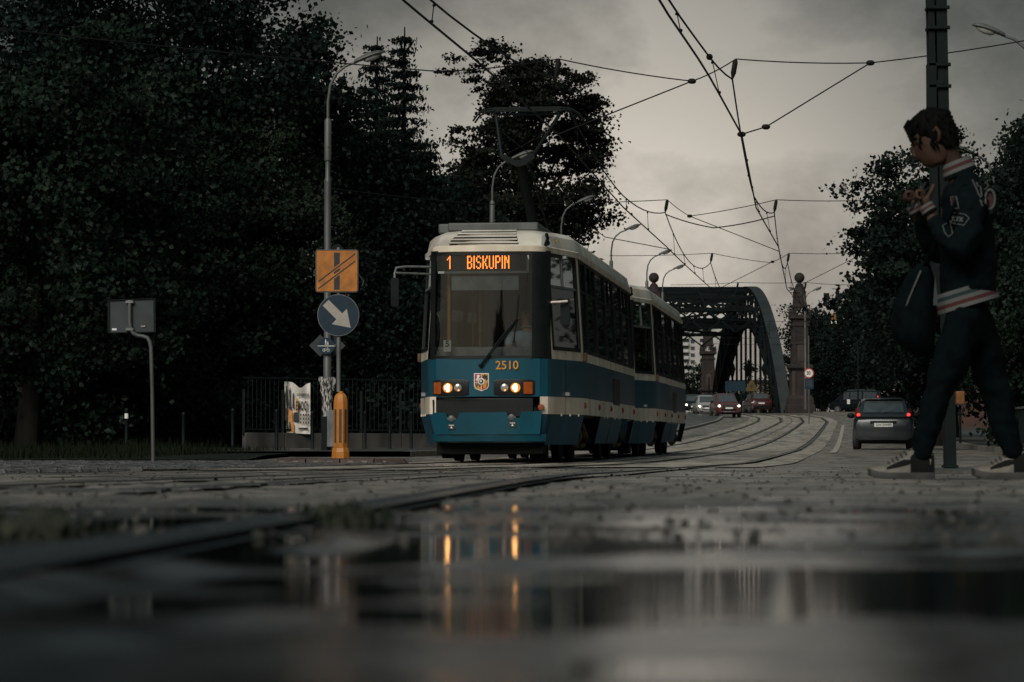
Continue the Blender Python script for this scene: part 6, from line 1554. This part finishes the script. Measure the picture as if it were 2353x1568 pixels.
lip = MB(); lip.M = hd.M; lip.tube([(-.078, -.028, -.082), (-.096, -.012, -.08), (-.1, 0, -.08), (-.096, .012, -.08), (-.078, .028, -.082)], .0045, 5); lip.build('mouth', mk('lips', (.05, .014, .012), .5), pt_, 60)
# hair: cap with fringe and locks
hr = MB(); hr.M = hd.M; rings = []
for z, cx, rx, ry in ((-.075, .045, .05, .06), (-.05, .034, .068, .068), (-.02, .018, .086, .077), (.02, .006, .104, .082), (.06, .004, .106, .082), (.1, .004, .094, .073), (.128, .006, .064, .05), (.143, .008, .02, .02)):
    ring = []
    for k in range(22):
        a = 2 * math.pi * k / 22; c_ = math.cos(a); cut = 1.0
        x = cx + rx * c_; y = ry * math.sin(a)
        if z < .05 and c_ < -.05:          # open at the face
            x = max(x, -.012 if z < .0 else -.055); y *= .985
        ring.append((x + .004 * math.sin(k * 3 + z * 60), y, z + .006 * math.sin(k * 2.3)))
    rings.append(ring)
hr.loft(rings, True, True)
g = np.random.default_rng(3)
for k in range(90):
    a = g.uniform(-.5, .5) + (math.pi if k < 26 else g.uniform(-2.2, 2.2)); zz = g.uniform(.05, .13) if k < 26 else g.uniform(-.06, .12)
    b0_ = Vector((.004 + .1 * math.cos(a), .078 * math.sin(a), zz)); o_ = Vector((math.cos(a), math.sin(a), 0))
    hr.tube([b0_ - o_ * .02, b0_ + o_ * .012 + Vector((0, 0, -.02)), b0_ + o_ * (.010 if k < 26 else .004) + Vector((0, 0, -.055 if k < 26 else -.045))], [.009, .007, .002], 5)
hr.build('hair', M['hair'], pt_, 60)
# hands: palm and five fingers each, closed round the phone
def hand(wr, d, parent, flip=1):
    W_ = Vector(wr) - O
    v = []; e = []; r = []
    def chain(pts, rad, prev):
        for p, q in zip(pts, rad):
            v.append(O + W_ + Vector(p)); r.append(q)
            if prev is not None: e.append((prev, len(v) - 1))
            prev = len(v) - 1
        return prev
    chain([(0, 0, 0)], [.024], None); chain([(-.012, 0, .038)], [.028], 0); chain([(-.022, 0, .072)], [.026], 1)
    for k in range(4):
        y = (k - 1.5) * .017; L_ = (.9, 1.0, .95, .75)[k]
        chain([(-.03, y, .085), (-.052, y * 1.1, .083 - .003 * k), (-.05 - .004 * L_, y * 1.1 - .004 * flip, .055), (-.03, y - .008 * flip, .046)], [.0105, .0098, .0092, .008], 2)
    chain([(.004, -.012 * flip, .06), (.018, -.018 * flip, .088), (.03, -.016 * flip, .118)], [.0125, .011, .009], 1)
    return skin_mesh('hand', v, e, r, M['skin'], parent, O, 2)
hand(B_(2120, 488, -.16), -1, pt_, 1); hand(B_(2108, 482, .03), 1, pt_, -1)
# jacket
V = []; E = []; Rr = []
h0 = nodes([(B_(2226, 706), (.15, .15))])[0]
t0 = nodes([(B_(2225, 640), (.165, .15)), (B_(2223, 580), (.165, .15)), (B_(2222, 505), (.168, .15)), (B_(2220, 448), (.15, .14)), (B_(2208, 402), (.09, .09))], h0)
for d, el, wr in ((-1, (2190, 592, -.27), (2130, 502, -.17)), (1, (2174, 585, .22), (2114, 492, .05))):
    nodes([(B_(2222, 436, d * .15), .082), (B_(2210, 520, d * .23), .076), (B_(*el), .068), (B_((el[0] + wr[0]) / 2, (el[1] + wr[1]) / 2 + 4, (el[2] + wr[2]) / 2), .056), (B_(*wr), .04)], t0[3])
jk = skin_mesh('jacket', V, E, Rr, M['jacket'], pt_, O, 3); fold(jk, .016, 7, 11, 1); bpy.context.view_layer.update()
def band_ring(c, nrm, rx, ry, wd, nb_, mats, nm, par, tilt=0.0, grow=None):
    """striped knit band: rings stacked along nrm"""
    nrm = Vector(nrm).normalized(); yv = Vector((0, 1, 0)); xv = yv.cross(nrm).normalized(); yv = nrm.cross(xv)
    for j, mt in enumerate(mats):
        rings = []
        for q in (0, .5, 1):
            f = (j + q) / len(mats); k_ = 1 + (grow or 0) * f
            rings.append([Vector(c) + nrm * wd * f + xv * rx * k_ * math.cos(a) + yv * ry * k_ * math.sin(a) for a in np.linspace(0, 2 * math.pi, 29)[:-1]])
        MB().loft(rings, True, False).build(nm, mt, par, 60)
KW, KR, KG = M['knitwhite'], M['knitred'], M['knitgreen']
c_ = B_(2224, 704) - O; band_ring(c_, (-.3, 0, 1), .155, .15, .09, 5, (KW, KR, KW, KG, KW), 'hem_stripe', pt_)
band_ring(B_(2127, 497, -.165) - O, (-.45, .1, .75), .036, .036, .045, 4, (M['jacket'], KW, KR, KW), 'cuff_stripe', pt_)
band_ring(B_(2111, 488, .05) - O, (-.45, -.1, .75), .036, .036, .045, 4, (M['jacket'], KW, KR, KW), 'cuff_stripe', pt_)
band_ring(B_(2208, 402) - O, (-.4, 0, 1), .082, .08, .07, 4, (M['jacket'], KW, KR, KW), 'collar_stripe', pt_, grow=-.12)
# chenille patches on sleeve and back: outlines with fillings
from mathutils.bvhtree import BVHTree
bv = BVHTree.FromObject(jk, bpy.context.evaluated_depsgraph_get())
def proj(x, y):
    """point of the jacket surface behind pixel direction x, y (patch sewn on the cloth)"""
    o_ = Vector((0, 0, CAM_H)) - O; d_ = (at(x, y, DP) - Vector((0, 0, CAM_H))).normalized()
    h = bv.ray_cast(o_, d_); p = h[0] if h[0] is not None else (at(x, y, DP - .2) - O)
    return p - d_ * .006
def patch_line(pts, mat, nm, r=.003, close=True):
    q = []; P_ = pts + [pts[0]] if close else pts
    for a, b in zip(P_[:-1], P_[1:]):
        for s in (0, .5): q.append(proj(a[0] + (b[0] - a[0]) * s, a[1] + (b[1] - a[1]) * s))
    q.append(proj(*P_[-1])); MB().tube(q, r, 5).build(nm, mat, pt_, 60)
def patch_fill(pts, mat, nm):
    c = (sum(p[0] for p in pts) / len(pts), sum(p[1] for p in pts) / len(pts)); mb = MB()
    for a, b in zip(pts, pts[1:] + pts[:1]): mb.face([proj(*c), proj(*a), proj(*b)])
    mb.build(nm, mat, pt_, 0)
def cz(x, y): return ((3550 + x * .421) / 1.741, (640 + y * .421) / 1.741)
GW = mk('patch_grey', (.05, .055, .055), .9); GR = mk('patch_red', (.03, .008, .008), .9)
rect_ = [cz(*p) for p in ((602, 355), (655, 350), (678, 460), (620, 468))]; patch_fill(rect_, GR, 'patch'); patch_line(rect_, GW, 'patch_outline')
kix = [cz(*p) for p in ((585, 510), (640, 505), (740, 520), (778, 555), (728, 622), (610, 600), (570, 560))]; patch_line(kix, GW, 'patch_outline')
for a, b in (((625, 535), (618, 582)), ((650, 540), (622, 560)), ((625, 560), (648, 588)), ((668, 542), (662, 586)), ((685, 545), (715, 590)), ((718, 548), (684, 588))): patch_line([cz(*a), cz(*b)], GW, 'patch_letter', .0045, False)
patch_line([cz(*p) for p in ((525, 625), (590, 590), (605, 640), (620, 700), (580, 735), (545, 690))], mk('patch_dim', (.05, .055, .055), .9), 'patch_outline', .003)
circ = [cz(975 + 46 * math.cos(a), 375 + 92 * math.sin(a)) for a in np.linspace(0, 6.28, 17)[:-1]]; patch_line(circ, GW, 'patch_outline', .007)
patch_fill([cz(970 + 32 * math.cos(a), 390 + 72 * math.sin(a)) for a in np.linspace(0, 6.28, 13)[:-1]], GR, 'patch')
for pts in (((808, 190), (835, 250), (870, 330), (890, 360)), ((850, 215), (860, 255), (885, 250), (898, 345)), ((905, 400), (880, 380), (905, 440)), ((915, 240), (935, 208), (960, 245), (925, 285))): patch_line([cz(*p) for p in pts], GW, 'patch_letter', .003, False)
# trousers
V = []; E = []; Rr = []
h0 = nodes([(B_(2228, 660), (.12, .12))])[0]
h0 = nodes([(B_(2228, 716), (.145, .14))], h0)[0]
nodes([(B_(2206, 760, -.085), .105), (B_(2170, 840, -.1), .09), (B_(2139, 935, -.1), .068), (B_(2122, 1000, -.1), .06), (B_(2112, 1040, -.1), .054), (B_(2110, 1062, -.1), .05)], h0)
nodes([(B_(2250, 760, .085), .105), (B_(2280, 840, .1), .09), (B_(2304, 930, .1), .07), (B_(2322, 1000, .1), .06), (B_(2334, 1030, .1), .056), (B_(2344, 1060, .1), .052)], h0)
fold(skin_mesh('trousers', V, E, Rr, M['trousers'], pt_, O, 3), .016, 8, 9, 2)
# shoes
def shoe(toe_x, heel_x, yb, d, lift):
    zb = 0.002; p0 = B_(toe_x, 1100, d); p1 = B_(heel_x, 1100, d); L_ = (p1 - p0).length; o_ = Vector((p0.x, DP + d, zb + lift)) - O
    # stations from toe to heel: (s, half width, top height)
    st_ = [(.0, .012, .03), (.03, .036, .05), (.12, .048, .062), (.28, .052, .072), (.42, .048, .098), (.55, .043, .13), (.66, .04, .148), (.8, .038, .145), (.92, .037, .142), (.99, .028, .12), (1.0, .012, .06)]
    so = MB(); so.M = Matrix.Translation(o_); up = MB(); up.M = so.M
    r1 = []; r2 = []
    for s, w_, h in st_:
        x = s * L_; spring = .018 * max(0, (.25 - s) / .25) ** 1.5
        w2 = w_ * 1.12
        r1.append([(x, -w2, spring + .004), (x, -w2 * 1.04, spring + .016), (x, -w2, .034 + spring), (x, w2, .034 + spring), (x, w2 * 1.04, spring + .016), (x, w2, spring + .004)])
        ring = [(x, -w_, .03 + spring)]
        for a in np.linspace(0, math.pi, 7): ring.append((x, -w_ * math.cos(a) * (.96), .034 + spring + max(.0, h - .034) * (math.sin(a) ** .8)))
        ring.append((x, w_, .03 + spring)); r2.append(ring)
    so.loft(r1, True, True); so.build('shoe_sole', M['sole'], pt_, 40)
    sh_ = up; sh_.loft(r2, True, True); sho = sh_.build('shoe', M['shoe'], pt_, 50)
    k = MB(); k.M = so.M
    for s in np.linspace(.32, .56, 5):
        x = s * L_; h = float(np.interp(s, [q[0] for q in st_], [q[2] for q in st_])); k.tube([(x, -.03, h - .012), (x - .005, 0, h + .006), (x, .03, h - .012)], .0045, 5)
    k.build('lace', M['sole'], sho)
    # dark heel counter, ankle collar and side flash follow the upper
    def skin_(s_, f, o_=.0025):      # point on the near side of the upper at length s_, height fraction f
        w_ = float(np.interp(s_, [q[0] for q in st_], [q[1] for q in st_])); h = float(np.interp(s_, [q[0] for q in st_], [q[2] for q in st_]))
        a = f * math.pi / 2; return (s_ * L_, -(w_ * math.cos(a) * .96 + o_), .034 + max(0, h - .034) * math.sin(a) ** .8)
    for nm_, prof_, mt_ in (('heel_counter', [(.62, .0, .42), (.7, 0, .62), (.8, 0, .8), (.9, 0, .85), (.985, 0, .8)], M['shoedark']), ('side_flash', [(.26, .22, .4), (.4, .2, .5), (.52, .18, .42), (.62, .2, .32)], M['shoedark']), ('ankle_collar', [(.6, .86, 1.0), (.7, .8, 1.0), (.82, .8, 1.0), (.95, .8, 1.0)], M['trousers']), ('toe_cap', [(.05, .55, .95), (.12, .5, .95), (.2, .62, .95)], M['sole'])):
        k = MB(); k.M = so.M; k.loft([[skin_(q[0], q[1]) for q in prof_], [skin_(q[0], (q[1] + q[2]) / 2) for q in prof_], [skin_(q[0], q[2]) for q in prof_]], False); k.build(nm_, mt_, sho, 60)
    return sho
shoe(1989, 2141, 1101, -.1, .0); shoe(2241, 2392, 1098, .1, .0)
# phone in the hands, bag hanging in front
ph = thing('phone', 'dark phone held up in both hands of the pedestrian', 'phone', tuple(B_(2104, 455, -.08)))
ph.rotation_euler = (0, R(28), 0)
MB().box((0, 0, 0), (.009, .072, .15)).build('case', M['black'], ph, bevel=.004); MB().box((.0052, 0, 0), (.001, .064, .138)).build('screen', M['winglass'], ph)
bg_ = thing('bag', 'large dark bag hanging in front of the pedestrian', 'bag', tuple(B_(2100, 720, -.02)))
Ob = Vector(bg_.location)
rings = []
for x_, y_, wx, wy in ((2122, 606, 12, .05), (2112, 640, 34, .09), (2102, 690, 46, .12), (2096, 740, 52, .14), (2098, 780, 48, .13), (2112, 806, 34, .1), (2120, 816, 16, .05)):
    c = B_(x_, y_, -.02) - Ob
    rings.append([(c.x + wx * SP * math.cos(a), c.y + wy * math.sin(a), c.z + .004 * math.sin(3 * a)) for a in np.linspace(0, 2 * math.pi, 19)[:-1]])
MB().loft(rings, True, True).build('sack', M['trousers'], bg_, 60)
MB().tube([B_(2120, 612, -.08) - Ob, B_(2150, 540, -.2) - Ob, B_(2200, 440, -.19) - Ob, B_(2222, 420, -.05) - Ob], .014, 6, squash=.4).build('strap', M['trousers'], bg_, 60)
MB().tube([B_(2108, 626, -.12) - Ob, B_(2080, 690, -.13) - Ob, B_(2060, 760, -.1) - Ob], .004, 5).build('piping', M['lampgrey'], bg_, 60)
MB().loft([[B_(x_, y_, -.16) - Ob for x_, y_ in ((2138, 640), (2143, 690), (2143, 706), (2134, 706), (2134, 690))], [B_(x_, y_, -.155) - Ob for x_, y_ in ((2138, 640), (2143, 690), (2143, 706), (2134, 706), (2134, 690))]], True, True).build('tag', M['signback'], bg_, 0)

# ================================================================ TRAM DRIVER behind the windscreen
mt_ = tram.matrix_world if False else None
bpy.context.view_layer.update()
TM = tram.matrix_world.copy()
dx = fx(1191)
dr = thing('person', 'tram driver in a pale blue shirt sitting behind the windscreen', 'person', tuple(TM @ Vector((dx, .95, .97))))
Od = Vector(dr.location)
def T_(x, y, z): return TM @ Vector((x, y, z))
V = []; E = []; Rr = []
h0 = nodes([(T_(dx, 1.15, 1.42), .15)])[0]
t0 = nodes([(T_(dx, 1.12, 1.6), .14), (T_(dx, 1.08, 1.78), .15), (T_(dx, 1.05, 1.88), .09), (T_(dx, 1.02, 1.95), .055), (T_(dx, 1.0, 2.06), .095), (T_(dx, 1.0, 2.15), .1)], h0)
for s in (-1, 1):
    nodes([(T_(dx + s * .2, 1.06, 1.8), .062), (T_(dx + s * .25, .98, 1.62), .05), (T_(dx + s * .2, .75, 1.58), .042), (T_(dx + s * .14, .6, 1.6), .035)], t0[1])
    nodes([(T_(dx + s * .1, .8, 1.42), .085), (T_(dx + s * .12, .5, 1.38), .07)], h0)
skin_mesh('body', V, E, [r * .86 for r in Rr], M['driver_skin'], dr, Od)
V = []; E = []; Rr = []
h0 = nodes([(T_(dx, 1.15, 1.45), .16)])[0]
t0 = nodes([(T_(dx, 1.12, 1.62), .155), (T_(dx, 1.07, 1.78), .165), (T_(dx, 1.04, 1.88), .1), (T_(dx, 1.02, 1.925), .065)], h0)
for s in (-1, 1): nodes([(T_(dx + s * .2, 1.06, 1.8), .075), (T_(dx + s * .26, .98, 1.62), .06)], t0[1])
skin_mesh('shirt', V, E, Rr, M['cloth'], dr, Od)
hc = T_(dx, 1.0, 2.14) - Od
MB().sphere((hc.x, hc.y + .01, hc.z + .04), (.088, .1, .08), 12, 8).build('hair', M['hair'], dr, 60)
fc = MB().sphere((hc.x, hc.y - .095, hc.z - .02), (.012, .018, .02), 8, 6).build('nose', M['driver_skin'], dr, 60)
MB().sphere((hc.x - .03, hc.y - .075, hc.z + .005), (.012, .012, .008), 6, 5).sphere((hc.x + .03, hc.y - .075, hc.z + .005), (.012, .012, .008), 6, 5).build('eye', M['hair'], dr, 60)
MB().box((hc.x, hc.y - .08, hc.z - .055), (.04, .015, .008)).build('mouth', M['redlens'], dr, 0)
